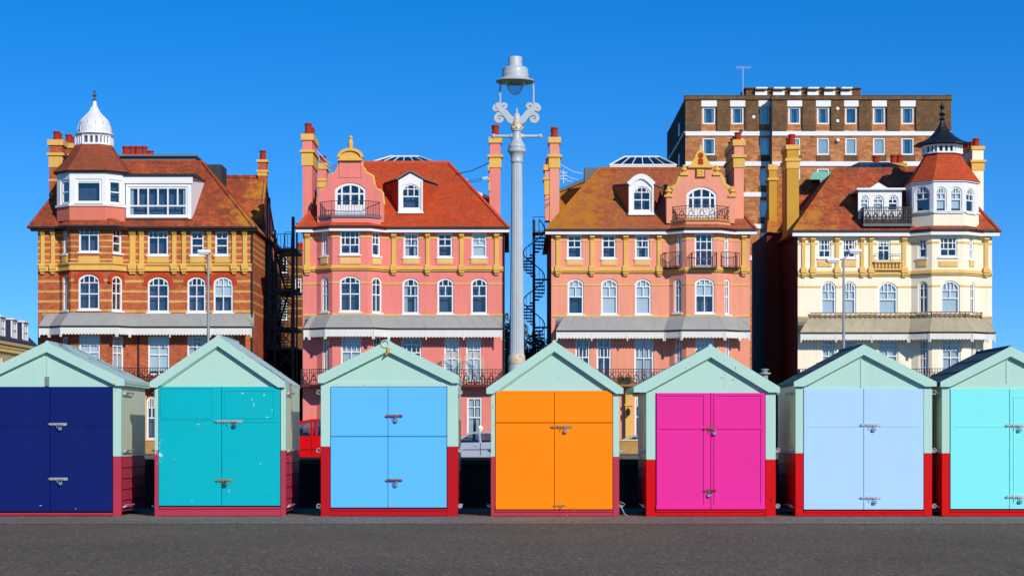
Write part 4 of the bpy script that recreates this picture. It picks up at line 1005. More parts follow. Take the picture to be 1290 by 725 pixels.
# ---------------------------------------------------------------- shared pieces of the two pink houses
def french_gable(root, frs, op, glass=None):
    pass
def gable_wall(root, P, Y, op, mat, thick=.95):
    xs = [WX(p[0], Y) for p in P]; x0 = min(xs); fr = FR((x0, Y), (max(xs), Y)); m = MB()
    outer = [(WX(px, Y) - x0, WZ(py, Y)) for px, py in P]; op['pts'] = op_pts(fr, op); op['fr'] = fr
    facet(m, fr, outer, [op['pts']])
    B = [fr.pt(a, -thick, z) for a, z in outer]; A = [fr.pt(a, 0, z) for a, z in outer]; n = len(A)
    m.add(A + B, [(k, (k + 1) % n, n + (k + 1) % n, n + k) for k in range(n)]); m.add(B, [tuple(range(n))])
    g = m.build('gable', [mat, DARK_SKY_TINT], root, recalc=False)
    window(root, fr, op['pts'], op['sty'], op['blind'], False, fw=.16, bw=.10)
    return g, fr
def coping(root, P, Y, mat, r=.10, name='gable_coping'):
    m = MB(); m.tube([(WX(a, Y), Y + .12, WZ(b, Y)) for a, b in P], r, 6); m.build(name, mat, root)

# ---------------------------------------------------------------- 2: pink house with scrolled gable
PINK2 = stucco('coral_pink_stucco', (228, 130, 118), .08, .55)
T2 = tiles('bright_red_tiles', (214, 86, 42), (196, 72, 34), (176, 74, 44), None, weather=.28)
h2 = H('coral pink house with a bright red roof and scrolled gable topped by an ochre finial')
P2 = bay_plan(381.4, 399, 418.7, 463.4, 482.5, 634)
up = [O(1, 404.8, 412.8, 292, 322, 'narrow'), O(2, 428.3, 453.7, 289.7, 320.5, 'sash_wide'), O(3, 468.7, 479.3, 291.5, 322.5, 'sash_mid'), O(4, 508.4, 527.8, 293.5, 324, 'sash_mid', blind=('curtain', .5)), O(4, 551, 570, 293.5, 324, 'sash_mid'), O(4, 594, 613.4, 293.5, 324, 'sash_mid', blind=('blind', .97))]
mid = [O(1, 404.5, 414, 348.5, 392.5, 'narrow', .6), O(2, 428, 454.5, 347.3, 392.5, 'arch_wide', .4), O(3, 468.5, 481.3, 348.5, 393.7, 'narrow', .6), O(4, 507, 528, 350, 395, 'arch_sash', .5, ('curtain', .4)), O(4, 551, 571.4, 350, 395, 'arch_sash', .5), O(4, 593.4, 614, 350, 395, 'arch_sash', .5)]
first = [O(1, 406, 414.5, 425, 467, 'narrow', sill=False), O(2, 429.5, 455.5, 424, 467, 'french_thick', blind=('curtain', .9), sill=False), O(3, 470, 480.8, 424, 467, 'narrow', sill=False), O(4, 506, 531, 425, 468, 'french_thick', sill=False), O(4, 559.7, 579, 425, 480, 'french', blind=('blind', .97), sill=False), O(4, 587, 606.5, 425, 480, 'french', blind=('blind', .97), sill=False)]
ops = up + mid + first + ground_row(first[1:5]) + [O(4, 588.3, 607.3, 500, 549, 'sash_mid', 0, ('curtain', .6))]
frs = facade(h2, P2, 0, zf(287), ops, PINK2)
house_body(h2, P2, zf(287), REDBRICK)
m = MB(); strip(m, P2, zf(341.5), zf(339.5), -.02, .12); strip(m, P2, zf(339.5), zf(337), -.02, .20); strip(m, P2, zf(337), zf(335.5), -.02, .10); m.build('cornice', OCHRE, h2)
m = MB(); string_course(m, frs, ops, zf(358), zf(356)); string_course(m, frs, ops, zf(301), zf(298.5)); strip(m, P2, zf(397.5), zf(395.6), -.02, .06); m.build('string_course', OCHRE, h2)
for a, b in ((384, 391), (493, 499.5), (536, 542), (578.5, 584.5), (622.5, 629)): pilaster(h2, frs, 0 if a < 400 else 4, a, b, 292, 346, OCHRE)
sill_panels(h2, frs, ops, 324.5, 332.5, OCHRE_PALE, up)
awning(h2, P2, (394, 382, 617, 633), 397, 413.3, 425, (GREY_AWN, VAL, IRON))
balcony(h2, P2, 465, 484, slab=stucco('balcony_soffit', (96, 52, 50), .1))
fascia(h2, P2, WZ(288, YF), .42)
R2, ze2, zr2 = hip_roof(h2, 372.6, 641, 448, 565, 287, 205, YF + 5.2, T2, ridge_mat=stucco('new_ridge_tile', (196, 84, 56), .15))
bay_skirt(h2, P2, 1, WZ(287.5, YB - .42), WZ(279, YB), T2, .44, .02)
CXG = 441.5
D = [(41.6, 280), (42, 257.5), (40.4, 243), (38.3, 240), (32, 238), (30, 231.8), (28, 221.5), (24.8, 220), (19.7, 217.3), (16.6, 212.2), (14.5, 208), (14.5, 202.5)]
PG = [(CXG + d, y) for d, y in D] + [(CXG - d, y) for d, y in D[::-1]]; PG = PG[::-1]
YG = YF - .1
gable_wall(h2, PG[::-1], YG, O(0, 422, 461, 230, 271, 'fan_door', .42, ('panel', .30)), PINK2)
coping(h2, [(CXG + d, y) for d, y in D[1:]], YG, OCHRE); coping(h2, [(CXG - d, y) for d, y in D[1:]], YG, OCHRE)
zg = lambda q: WZ(q, YG); xg = lambda p: WX(p, YG)
m = MB(); m.box(xg(CXG - 15.5), xg(CXG + 15.5), YG - .22, YG + .6, zg(202.6), zg(200)); m.box(xg(CXG - 14), xg(CXG + 14), YG - .15, YG + .6, zg(200), zg(198.8))
arc = [(xg(CXG) + .74 * math.cos(t), zg(199) + .50 * math.sin(t)) for t in [math.pi * i / 12 for i in range(13)]]; m.poly(arc, YG - .06, YG + .5)
m.ribbon([(x, z + .03) for x, z in arc], [.09] * 13, YG - .20, YG + .55); m.build('pediment', OCHRE, h2)
m = MB(); m.lathe([(.16, zg(191)), (.20, zg(190)), (.13, zg(189)), (.10, zg(187.5)), (.15, zg(184)), (.17, zg(180)), (.13, zg(176.5)), (.08, zg(175)), (.14, zg(173)), (.11, zg(171.6)), (.03, zg(170.6))], (xg(CXG), YG + .1, 0), 12); m.build('finial', OCHRE, h2, True)
m = MB()
for x0, x1, y0, y1 in ((427.5, 428.2, 206, 223.5), (454.5, 455.2, 206, 223.5), (427.5, 455.2, 222.8, 223.5)): m.box(xg(x0), xg(x1), YG - .04, YG + .01, zg(y1), zg(y0))
m.build('gable_panel_trim', PINK2, h2)
m = MB(); m.prism([W(403, 283, YG + .96), W(480, 283, YG + .96), W(470, 222, YG + .96), W(456, 210, YG + .96), W(427, 210, YG + .96), W(413, 222, YG + .96)], [W(403, 283, YG + .96) + Vector((0, 4.8, 0)), W(480, 283, YG + .96) + Vector((0, 4.8, 0)), W(470, 222, YG + .96) + Vector((0, 4.8, 0)), W(456, 210, YG + .96) + Vector((0, 4.8, 0)), W(427, 210, YG + .96) + Vector((0, 4.8, 0)), W(413, 222, YG + .96) + Vector((0, 4.8, 0))]); m.build('gable_roof', T2, h2)
def gable_balcony(root, plan, py_slab, py_rail, mat, slabmat, py_base, scroll):
    P = plan[1:5]; m = MB(); Q = [(P[0][0], YF + .1)] + [tuple(v) for v in offset(P, .06)][1:3] + [(P[3][0], YF + .1)]
    zb, zs, zt = WZ(py_base, YB), WZ(py_slab, YB), WZ(py_rail, YB)
    m.prism([Vector((x, y, zb)) for x, y in Q], [Vector((x, y, zs - .14)) for x, y in Q]); b = m.build('balcony_base', mat, root)
    Q2 = [(P[0][0] - .1, YF + .1)] + [tuple(v) for v in offset(P, .16)][1:3] + [(P[3][0] + .1, YF + .1)]
    m = MB(); m.prism([Vector((x, y, zs - .138)) for x, y in Q2], [Vector((x, y, zs)) for x, y in Q2]); m.build('balcony_slab', slabmat, b)
    r = MB(); railing(r, Q, zs, zt - zs, .17, .014, scroll); r.build('railing', metal('dark_railing', (58, 30, 32), .5), b)
gable_balcony(h2, P2, 271, 253, PINK2, LEAD, 281, False)
rooflight(h2, 466, 549.5, 490, 527, 193.5, 204.5, YF + 6, 6, 6)
dormer(h2, R2, 502, 532.7, 227, 267, (516.6, 218.3), (484.9, 233), (551, 233.6), WHITE, T2, LEAD, O(0, 506, 529.3, 231.5, 263, 'arch_two', .7))
CH = [(168.6, 176.5, .10, 1), (188.8, 192, .16, 1), (192, 208.5, .06, 1)]
chimney(h2, 381.2, 393.2, 176.5, 284, YF + 1.2, 3.3, PINK2, CH, 153.5, 3)
chimney(h2, 400.5, 411, 205, 262, YF + 9, 1.6, PINK2, [(205.5, 213, .08, 1), (225, 228, .12, 1), (228, 236, .05, 1)], 194, 1)
chimney(h2, 617.6, 630.4, 179.5, 280, YF + 1.6, 1.0, PINK2, [(172.8, 180, .10, 1), (194.8, 198, .16, 1), (198, 211, .06, 1)], 156.5, 2)
chimney(h2, 616.6, 626, 214, 262, YF + 8, 1.2, PINK2, [(208, 215, .1, 1), (224, 227, .12, 1), (227, 240, .05, 1)], 200, 1)
stay_wire(h2, W(399, 190, YF + 4), W(424, 210, YG + .6)); stay_wire(h2, W(400, 199, YF + 4), W(422, 213, YG + .6))
stay_wire(h2, W(616, 205, YF + 3), W(574, 219, YF + 4), .03, IRON); stay_wire(h2, W(614, 222.5, YF + 5), W(580, 225, YF + 4)); stay_wire(h2, W(614, 224, YF + 5), W(585, 228.5, YF + 4))
m = MB(); x = WX(634.8, YF); m.tube([(x, YF - .05, zf(290)), (x, YF - .05, .3)], .07, 6); m.build('drainpipe', IRON, h2)
# rear slope seen right of the main roof
m = MB(); m.add([W(575, 232, YF + 9), W(617, 250, YF + 9), W(618, 282, YF + 6), W(560, 282, YF + 6)], [(0, 3, 2, 1)]); m.build('rear_roof', T2, h2, recalc=False)
m = MB(); m.tube([W(575, 232, YF + 8.8), W(618, 250, YF + 8.8)], .12, 5); m.build('verge_board', WHITE, h2)
# iron hoops on the first floor balcony
m = MB()
for px in (569.5, 596.5):
    x = WX(px, YF - .9); z0 = WZ(484, YF - .9); z1 = WZ(446, YF - .9)
    for r in (.0, .10):
        m.tube([(x - .62 + r, YF - .9, z0), (x - .60 + r, YF - .9, z1 - .4)] + [(x - (.6 - r) * math.cos(t), YF - .9, z1 - .4 + (.55 - r) * math.sin(t)) for t in [math.pi * i / 10 for i in range(11)]] + [(x + .62 - r, YF - .9, z0)], .025, 5)
    for i in range(9):
        t = math.pi * i / 8; m.tube([(x - .55 * math.cos(t), YF - .9, z1 - .4 + .5 * math.sin(t)), (x - .2 * math.cos(t), YF - .9, z1 - .35 + .2 * math.sin(t))], .02, 4)
m.build('balcony_arch', paint('cream_ironwork', (206, 196, 170), .5, .05, None, bmp=0), h2)

# ---------------------------------------------------------------- 3: salmon house with stepped gable
PINK3 = stucco('salmon_stucco', (229, 150, 122), .10, .6)
T3 = tiles('lichened_tiles', (190, 104, 62), (168, 84, 52), (166, 94, 62), (176, 114, 30), .48, side=(WX(880, 132), WX(705, 132)), weather=.5)
h3 = H('salmon house with lichen covered roof and stepped gable bearing an ochre plaque')
P3 = bay_plan(694.5, 843, 864.5, 903.5, 922, 944.8)
up = [O(0, 714.3, 733.2, 295.6, 325.5, 'sash_mid'), O(0, 758, 776, 295.6, 325.5, 'sash_mid'), O(0, 800, 818.3, 295.6, 325.5, 'sash_mid', blind=('curtain', .35)), O(1, 852, 858.5, 293, 334, 'tall', sill=False), O(2, 875, 898.3, 293.5, 336, 'tall', sill=False), O(3, 912.5, 918.5, 294, 336, 'narrow', sill=False)]
mid = [O(0, 715, 735.3, 351, 396, 'arch_sash', .5, ('blind', .5)), O(0, 757.2, 778, 351, 396, 'arch_sash', .5, ('blind', .97)), O(0, 800, 820.3, 351, 396, 'arch_sash', .5, ('blind', .97)), O(1, 848.5, 858.7, 350.5, 394, 'narrow', .6), O(2, 875.3, 900, 350, 394.5, 'arch_wide', .45, ('blind', .48)), O(3, 913, 919.6, 351, 396, 'narrow', .6)]
first = [O(0, 724.8, 743.2, 426, 480, 'french_thick', sill=False), O(0, 751.6, 770, 426, 480, 'french_thick', sill=False), O(0, 799, 823.5, 426, 482, 'french_thick', blind=('curtain', .7), sill=False), O(1, 850, 859, 426, 470, 'narrow', sill=False), O(2, 876, 900, 426, 470, 'french', blind=('curtain', .9), sill=False), O(3, 913.5, 919.5, 426, 470, 'narrow', sill=False)]
ops = up + mid + first + ground_row(first[:2] + first[4:5]) + [O(0, 799.5, 812, 496, 553, 'fan', 1.0, name='door', sill=False)]
frs = facade(h3, P3, 0, zf(289), ops, PINK3)
house_body(h3, P3, zf(289), REDBRICK)
m = MB(); strip(m, P3, zf(343.5), zf(341.5), -.02, .12); strip(m, P3, zf(341.5), zf(339), -.02, .20); strip(m, P3, zf(339), zf(337.5), -.02, .10); m.build('cornice', OCHRE, h3)
m = MB(); string_course(m, frs, ops, zf(359.5), zf(357.5)); string_course(m, frs, ops, zf(304), zf(301.5)); strip(m, P3, zf(399), zf(397), -.02, .06); m.build('string_course', OCHRE, h3)
for a, b in ((700, 706), (743, 749), (785, 791.5), (827.5, 833.5), (934, 940.5)): pilaster(h3, frs, 0 if a < 840 else 4, a, b, 294, 347.5, OCHRE)
sill_panels(h3, frs, ops, 326, 334, OCHRE_PALE, up[:3])
awning(h3, P3, (712, 700.5, 930, 945.5), 398.8, 416, 426.5, (GREY_AWN, VAL, IRON))
balcony(h3, P3, 464.5, 483, slab=stucco('balcony_stone', (150, 112, 62), .1), mat=metal('maroon_railing', (92, 34, 34), .5))
for seg, a, b in ((1, 836, 859), (2, 871, 902), (3, 908, 927)):   # small iron balconies of the bay
    fr = frs[seg]; s0, s1 = max(-.15, fr.s_of(a)), min(fr.L + .15, fr.s_of(b)); y0 = fr.y_at((s0 + s1) / 2); zb, zt = WZ(337, y0), WZ(318.5, y0)
    q = [fr.pt(s, o, 0) for s, o in ((s0, .02), (s0, .5), (s1, .5), (s1, .02))]; m = MB(); m.box(s0, s1, .01, .52, zb - .1, zb, 0, fr); b_ = m.build('window_balcony', IRON, h3)
    r = MB(); railing(r, [(v.x, v.y) for v in q], zb, zt - zb, .15, .014, False); r.build('railing', metal('maroon_rail', (72, 30, 30), .5), b_)
fascia(h3, P3, WZ(290.5, YF), .42)
R3, ze3, zr3 = hip_roof(h3, 688, 953.4, 755, 886, 290, 212.8, YF + 5.2, T3, ridge_mat=T3)
m = MB(); m.box(WX(787.6, YF), WX(796.4, YF), YF - .40, YF + .02, 0, zf(487)); m.box(WX(786.6, YF), WX(797.4, YF), YF - .48, YF + .02, zf(511), zf(508)); m.box(WX(813, YF), WX(822, YF), YF - .40, YF + .02, 0, zf(487)); m.box(WX(785.5, YF), WX(824, YF), YF - .5, YF + .02, zf(486.9), zf(484.6)); m.build('porch', OCHRE, h3)
m = MB(); x = WX(791, YF); m.lathe([(.02, zf(514)), (.10, zf(515.5)), (.13, zf(517)), (.09, zf(522)), (.03, zf(523.5))], (x, YF - .62, 0), 8); m.bar((x, YF - .40, zf(513.5)), (x, YF - .62, zf(513.5)), .03); m.build('wall_lantern', IRON, h3)
bay_skirt(h3, P3, 1, WZ(290, YB - .42), WZ(281, YB), T3, .44, .02)
CG3 = 882.5
D = [(42.8, 281), (42.8, 245.5), (37.3, 245.5), (33.5, 236.5), (29.5, 234), (26.8, 226), (24.8, 220.5), (16, 218.5), (14.6, 210)]
PG = [(CG3 + d, y) for d, y in D] + [(CG3 - d, y) for d, y in D[::-1]]
gable_wall(h3, PG, YG, O(0, 864.8, 903, 235.2, 275, 'fan_door', .5, ('panel', .34)), PINK3)
for s in (-1, 1):
    coping(h3, [(CG3 + s * d, y) for d, y in ((36.5, 237), (33.8, 235.5), (30, 232.5), (27.3, 225), (24, 219.5), (16, 218.3), (14.8, 209.5))], YG, OCHRE, .16)
    coping(h3, [(CG3 + s * d, y) for d, y in ((38, 236), (28.5, 236.2))], YG, OCHRE, .12)
    for d, y0, hh in ((40.2, 246, 12), (20.5, 219, 12)):
        x = xg(CG3 + s * d); m = MB(); u = hh / 12 * .05
        m.box(x - .26, x + .26, YG - .12, YG + .4, zg(y0 + 2), zg(y0) + .02); m.lathe([(.20, 0), (.22, 1 * u), (.13, 2.2 * u), (.12, 3 * u), (.24, 5 * u), (.22, 7 * u), (.10, 8.5 * u), (.13, 9.6 * u), (.11, 10.8 * u), (.02, 12 * u)], (x, YG + .14, zg(y0)), 10); m.build('pinnacle', OCHRE, h3, True)
m = MB(); m.box(xg(CG3 - 15.5), xg(CG3 + 15.5), YG - .2, YG + .6, zg(211.5), zg(208.2)); m.poly([(xg(CG3 + d), zg(y)) for d, y in ((13.5, 208.2), (11, 205), (7.5, 199), (5, 192), (2, 189), (1.2, 184), (0, 181), (-1.2, 184), (-2, 189), (-5, 192), (-7.5, 199), (-11, 205), (-13.5, 208.2))], YG - .12, YG + .45)
m.build('pediment', OCHRE, h3)
m = MB(); m.box(xg(CG3 - 3.2), xg(CG3 + 3.2), YG - .15, YG - .11, zg(207.5), zg(200.5)); m.poly([(xg(CG3) + .17 * math.cos(t), zg(196.3) + .2 * math.sin(t)) for t in [2 * math.pi * i / 10 for i in range(10)]], YG - .145, YG - .11); m.build('pediment_panel', stucco('terracotta_panel', (168, 60, 28), .1), h3)
m = MB(); m.box(xg(CG3 - 6), xg(CG3 + 6), YG - .10, YG + .02, zg(224), zg(212.6)); pq = m.build('plaque_frame', stucco('brown_plaque_frame', (150, 84, 34), .1), h3)
m = MB(); m.box(xg(CG3 - 4.4), xg(CG3 + 4.4), YG - .14, YG - .09, zg(222.6), zg(214))
for k in range(6):
    t = math.pi * k / 3; m.lathe([(0, -.02), (.06, 0), (0, .03)], (xg(CG3) + .12 * math.cos(t), YG - .15, zg(218.3) + .12 * math.sin(t)), 6)
m.build('plaque', OCHRE, pq)
m = MB(); A = [W(CG3 + d, y, YG + .96) for d, y in ((-40, 283), (40, 283), (34, 246), (15, 222), (-15, 222), (-34, 246))]; m.prism(A, [v + Vector((0, 4.5, 0)) for v in A]); m.build('gable_roof', T3, h3)
gable_balcony(h3, P3, 275.5, 259, PINK3, stucco('balcony_edge', (184, 130, 60), .1), 282, True)
rooflight(h3, 768, 852, 788, 832, 194.5, 207.5, YF + 6, 6, 6, .2)
dormer(h3, R3, 792, 823.4, 233.5, 269, (807.7, 223.2), (772.5, 235), (836.6, 238.5), WHITE, T3, LEAD, O(0, 797, 820, 234.5, 265.5, 'arch_cross', .7), True)
m = MB(); Y = YF + 5.6; m.box(WX(736.5, Y), WX(760, Y), Y, Y + 1.5, zr3 - 3, WZ(211, Y)); m.build('roof_hut', LEAD, h3)
m = MB(); m.add([W(705, 240, YF + 9), W(742, 225, YF + 9), W(742, 285, YF + 6), W(704, 285, YF + 6)], [(0, 3, 2, 1)]); m.build('rear_roof', T3, h3, recalc=False)
m = MB(); m.tube([W(704, 240.5, YF + 8.8), W(742, 225, YF + 8.8)], .14, 5); m.build('verge_board', LEAD, h3)
chimney(h3, 692.6, 704.6, 179.5, 286, YF + 1.4, 1.6, PINK3, [(172.8, 180, .10, 1), (194.8, 198, .16, 1), (198, 211.5, .06, 1)], 159, 2)
chimney(h3, 686.6, 694.5, 214, 270, YF + 7, 1.4, PINK3, [(207.5, 214.5, .1, 1), (223.5, 226.5, .12, 1), (226.5, 245, .05, 1)], 198, 1)
chimney(h3, 925, 937, 183, 286, YF + .6, 5.0, PINK3, [(176, 183.6, .10, 1), (195, 198.5, .16, 1), (198.5, 211, .06, 1)], 165, 4)
for a, b in (((706, 207), (737, 219)), ((706, 215), (728, 226)), ((705, 222), (724, 228))): stay_wire(h3, W(*a, YF + 3), W(*b, YF + 6), .022)
m = MB()
for i, q in enumerate((217, 221, 225)): m.bar(W(706, q, YF + 2.5), W(715, q + .5, YF + 2.5), .02)
m.bar(W(710, 214, YF + 2.5), W(710, 231, YF + 2.5), .02); m.build('aerial', WHITE, h3)

# ---------------------------------------------------------------- 4: cream house with black spire
CREAM = stucco('cream_stucco', (248, 234, 204), .07, .5)
T4 = tiles('mottled_tiles', (202, 104, 62), (168, 70, 44), (146, 74, 54), (186, 122, 44), .54, side=(WX(1170, 132), WX(1010, 132)), weather=.7)
T4T = tiles('turret_red_tiles', (206, 88, 48), (192, 76, 42), (182, 76, 46), None, weather=.12)
h4h = H('cream house with a black spired corner turret and rusty railed awning')
P4 = bay_plan(1005, 1148, 1174, 1213.5, 1233, 1249.7)
up = [O(0, 1030.3, 1047, 300.5, 325, 'sash_wide'), O(0, 1061, 1078, 300.5, 325, 'sash_wide'), O(0, 1104.8, 1121.8, 302, 329, 'french', sill=False), O(1, 1156.3, 1167.3, 300.5, 325, 'sash_mid'), O(2, 1183.4, 1206, 298, 323.5, 'sash_wide'), O(3, 1221, 1226.3, 300, 327, 'narrow')]
mid = [O(0, 1034, 1053.2, 354, 396, 'fan_cream', .75, ('blind', .97)), O(0, 1061, 1078.4, 354, 396, 'fan_cream', .75, ('blind', .97)), O(0, 1106, 1130.7, 355, 396, 'fan_cream', .6, ('blind', .97)), O(1, 1156.5, 1168.8, 354, 394.5, 'narrow', .7), O(2, 1185, 1209, 353, 394.5, 'fan_cream', .6, ('blind', .97)), O(3, 1222, 1228.3, 355, 396, 'narrow', .7)]
first = [O(0, 1035, 1053.3, 428, 470, 'french', blind=('curtain', .9), sill=False), O(0, 1063, 1078.3, 428, 470, 'french', sill=False), O(0, 1106, 1131.5, 428, 470, 'french', blind=('curtain', .9), sill=False), O(1, 1157.3, 1169.6, 428, 474, 'tall', sill=False), O(2, 1186, 1210, 428, 474, 'french', blind=('curtain', .7), sill=False), O(3, 1223, 1228.5, 428, 474, 'narrow', sill=False)]
ops = up + mid + first + ground_row(first[:3] + first[4:5])
frs = facade(h4h, P4, 0, zf(291), ops, CREAM)
house_body(h4h, P4, zf(291), REDBRICK)
m = MB(); strip(m, P4, zf(347.5), zf(345.5), -.02, .12); strip(m, P4, zf(345.5), zf(343), -.02, .20); strip(m, P4, zf(343), zf(341), -.02, .10); m.build('cornice', OCHRE_PALE, h4h)
m = MB(); string_course(m, frs, ops, zf(362), zf(360)); string_course(m, frs, ops, zf(308), zf(305.5)); strip(m, P4, zf(400), zf(398), -.02, .06); m.build('string_course', OCHRE_PALE, h4h)
for a, b in ((1009.5, 1015), (1021, 1027), (1051.6, 1057.6), (1083.3, 1089), (1094.4, 1100), (1135.8, 1142), (1239.3, 1245.3)): pilaster(h4h, frs, 0 if a < 1148 else 4, a, b, 297, 349, OCHRE_PALE)
sill_panels(h4h, frs, ops, 328.5, 336, OCHRE_PALE, [up[0], up[1], up[3], up[4], up[5]])
fr = frs[0]; s0, s1 = fr.s_of(1100.5), fr.s_of(1135.5); m = MB()      # balustrade
m.box(s0, s1, -.02, .30, zf(340.5), zf(338.4), 0, fr); m.box(s0, s1, .02, .30, zf(331), zf(328.8), 0, fr)
for i in range(8):
    s = s0 + (s1 - s0) * (i + .5) / 8; q = fr.pt(s, .16, 0); m.lathe([(.09, zf(338.4)), (.05, zf(337.6)), (.10, zf(335.5)), (.045, zf(333)), (.09, zf(331))], (q.x, q.y, 0), 8)
m.build('balustrade', OCHRE_PALE, h4h, True)
m = MB(); railing(m, [(fr.pt(s0, .16, 0).x, fr.pt(s0, .16, 0).y), (fr.pt(s1, .16, 0).x, fr.pt(s1, .16, 0).y)], zf(328.6), .42, .5, .012, False, rt=.018); m.build('railing', IRON, h4h)
awning(h4h, P4, (1021, 1008, 1236, 1254.5), 399, 418.5, 428.5, (GREY_AWN2, VAL, metal('rusty_guard', (128, 108, 82), .8, 0, (150, 100, 60), .5)), rusty=True)
balcony(h4h, P4, 464.5, 483)
fascia(h4h, P4, WZ(292, YF), .42, h=.26)
R4, ze4, zr4 = hip_roof(h4h, 999.3, 1260, 1053.5, 1186, 291.5, 213.2, YF + 5.2, T4, ridge_mat=T4)
bay_skirt(h4h, P4, 1, WZ(291.5, YB - .42), WZ(284, YB), T4, .44, .02)
# white attic dormer with pediment and iron balcony
qd = R4(1105, 274); Yd = qd.y - .2; PD = [(WX(1081, Yd), Yd), (WX(1136, Yd), Yd)]; fr = FR(*PD); m = MB()
dops = [O(0, 1083, 1094.5, 245.5, 266, 'fan', .9, ('blind', .95)), O(0, 1098.8, 1113.5, 245.5, 266, 'fan', .9, ('blind', .95)), O(0, 1118, 1131.8, 245.5, 266, 'fan', .9)]
for o in dops: o['pts'] = op_pts(fr, o)
zt, zb = WZ(239.5, Yd), WZ(276, Yd)
facet(m, fr, [(0, zb), (fr.L, zb), (fr.L, zt), (0, zt)], [o['pts'] for o in dops]); d = m.build('dormer', [WHITE, DARK_SKY_TINT], h4h, recalc=False)
for o in dops: window(h4h, fr, o['pts'], o['sty'], o['blind'], False, fw=.10)
m = MB(); m.box(-.12, fr.L + .2, -3.5, .25, zt, zt + .12, 0, fr)
m.prism([fr.pt(fr.s_of(a), .16, WZ(b, Yd)) for a, b in ((1092.5, 239), (1121, 239), (1106, 230))], [fr.pt(fr.s_of(a), -2.5, WZ(b, Yd)) for a, b in ((1092.5, 239), (1121, 239), (1106, 230))]); m.build('dormer_roof', WHITE, d)
m = MB(); z0 = WZ(282, Yd - .7); m.box(WX(1084.5, Yd), WX(1146, Yd), Yd - .95, Yd + .4, z0 - .16, z0); bb = m.build('attic_balcony', LEAD, h4h)
m = MB(); X0, X1 = WX(1085, Yd), WX(1145, Yd); railing(m, [(X0, Yd + .2), (X0, Yd - .9), (X1, Yd - .9), (X1, Yd + .2)], z0, WZ(263, Yd) - z0, .11, .028, True, rt=.035); m.build('railing', IRON, bb)
# turret
XT = WX(1190, YF + .4); a1 = 2.10; f1 = .98; YT = YB - .05 + a1; TP = tplan(XT, YT, a1, f1)
facade(h4h, TP, zf(286), zf(268), [], CREAM, 'turret_base')
facade(h4h, TP, zf(268), zf(230), [O(1, 1152, 1171.3, 234.5, 267, 'fan', .7), O(2, 1178.2, 1192.6, 235, 267, 'fan', .8, ('blind', .85)), O(2, 1196.6, 1212, 235, 267, 'fan', .8, ('blind', .85)), O(3, 1217.2, 1227.6, 237, 268, 'fan', .8)], WHITE, 'turret_wall', fw=.10)
m = MB(); strip(m, TP, zf(269.5), zf(267.3), -.02, .10); strip(m, TP, zf(231), zf(229), -.02, .10); m.build('turret_moulding', WHITE, h4h)
m = MB(); L0 = octo(XT, YT, 2.22, 1.04, zf(229.6)); L1 = octo(XT, YT, 1.55, .72, zf(209)); L2 = octo(XT, YT, 1.08, .5, zf(193.5)); m.prism(octo(XT, YT, 2.16, 1.0, zf(231)), L0, 1); m.prism(L0, L1); m.prism(L1, L2); m.prism(L2, octo(XT, YT, 1.12, .52, zf(192.3)), 1); m.build('turret_roof', [T4T, IRON], h4h)
lantern(h4h, XT, YT, 1.12, .5, zf(192.3), zf(181.5), WHITE)
SPIRE = metal('black_lead_spire', (30, 32, 36), .45, .2); zq = lambda q: WZ(q, YF + 1); XS = XT
m = MB(); m.lathe([(1.30, zq(183.4)), (1.86, zq(182.6)), (1.80, zq(181.2)), (1.25, zq(177.5)), (.85, zq(172.5)), (.52, zq(166)), (.30, zq(160)), (.16, zq(154)), (.12, zq(151))], (XS, YT, 0), 8, rot=math.pi / 8); m.build('spire', SPIRE, h4h)
m = MB(); m.lathe([(.12, zq(152)), (.20, zq(150)), (.10, zq(148)), (.08, zq(146)), (.24, zq(143.6)), (.10, zq(141.5)), (.07, zq(138)), (.18, zq(134.6)), (.06, zq(131.5)), (.04, zq(128)), (.015, zq(124))], (XS, YT, 0), 10); m.build('finial', SPIRE, h4h, True)
rooflight(h4h, 1068, 1142, 1086, 1122, 202.6, 211.5, YF + 6, 6, 9, 0, metal('dark_glazing_bar', (50, 66, 74), .4))
TAN = stucco('yellow_tan_render', (196, 148, 60), .16, .4)
chimney(h4h, 991.5, 1006.6, 187.5, 290, YF + 2.0, 2.4, TAN, [(182.5, 188, .08, 1), (199.5, 203, .12, 1), (203, 212, .04, 1)], 167.5, 2)
chimney(h4h, 968.8, 978.5, 214, 280, YF + 9, 1.4, TAN, [(207, 214, .06, 1), (224, 227, .1, 1)], 206, 1)
chimney(h4h, 1225, 1239, 188, 282, YF + 1.6, 6.2, CREAM, [(184, 188.5, .08, 1), (201.5, 204.5, .14, 1), (204.5, 214.5, .05, 1)], 173, 6)
Y = YF + 14; m = MB(); m.box(WX(1100, Y), WX(1143, Y), Y, Y + 1, 12, WZ(205, Y)); ch = m.build('chimney', TAN, h4h)
for px, q in ((1105, 195), (1127, 194), (1135, 194)):
    m = MB(); hh = WZ(q, Y) - WZ(205, Y); m.lathe([(.24, 0), (.21, hh * .7), (.26, hh * .78), (.26, hh * .9), (.2, hh)], (WX(px, Y), Y + .4, WZ(205, Y)), 10); m.build('chimney_pot', POT, ch, True)
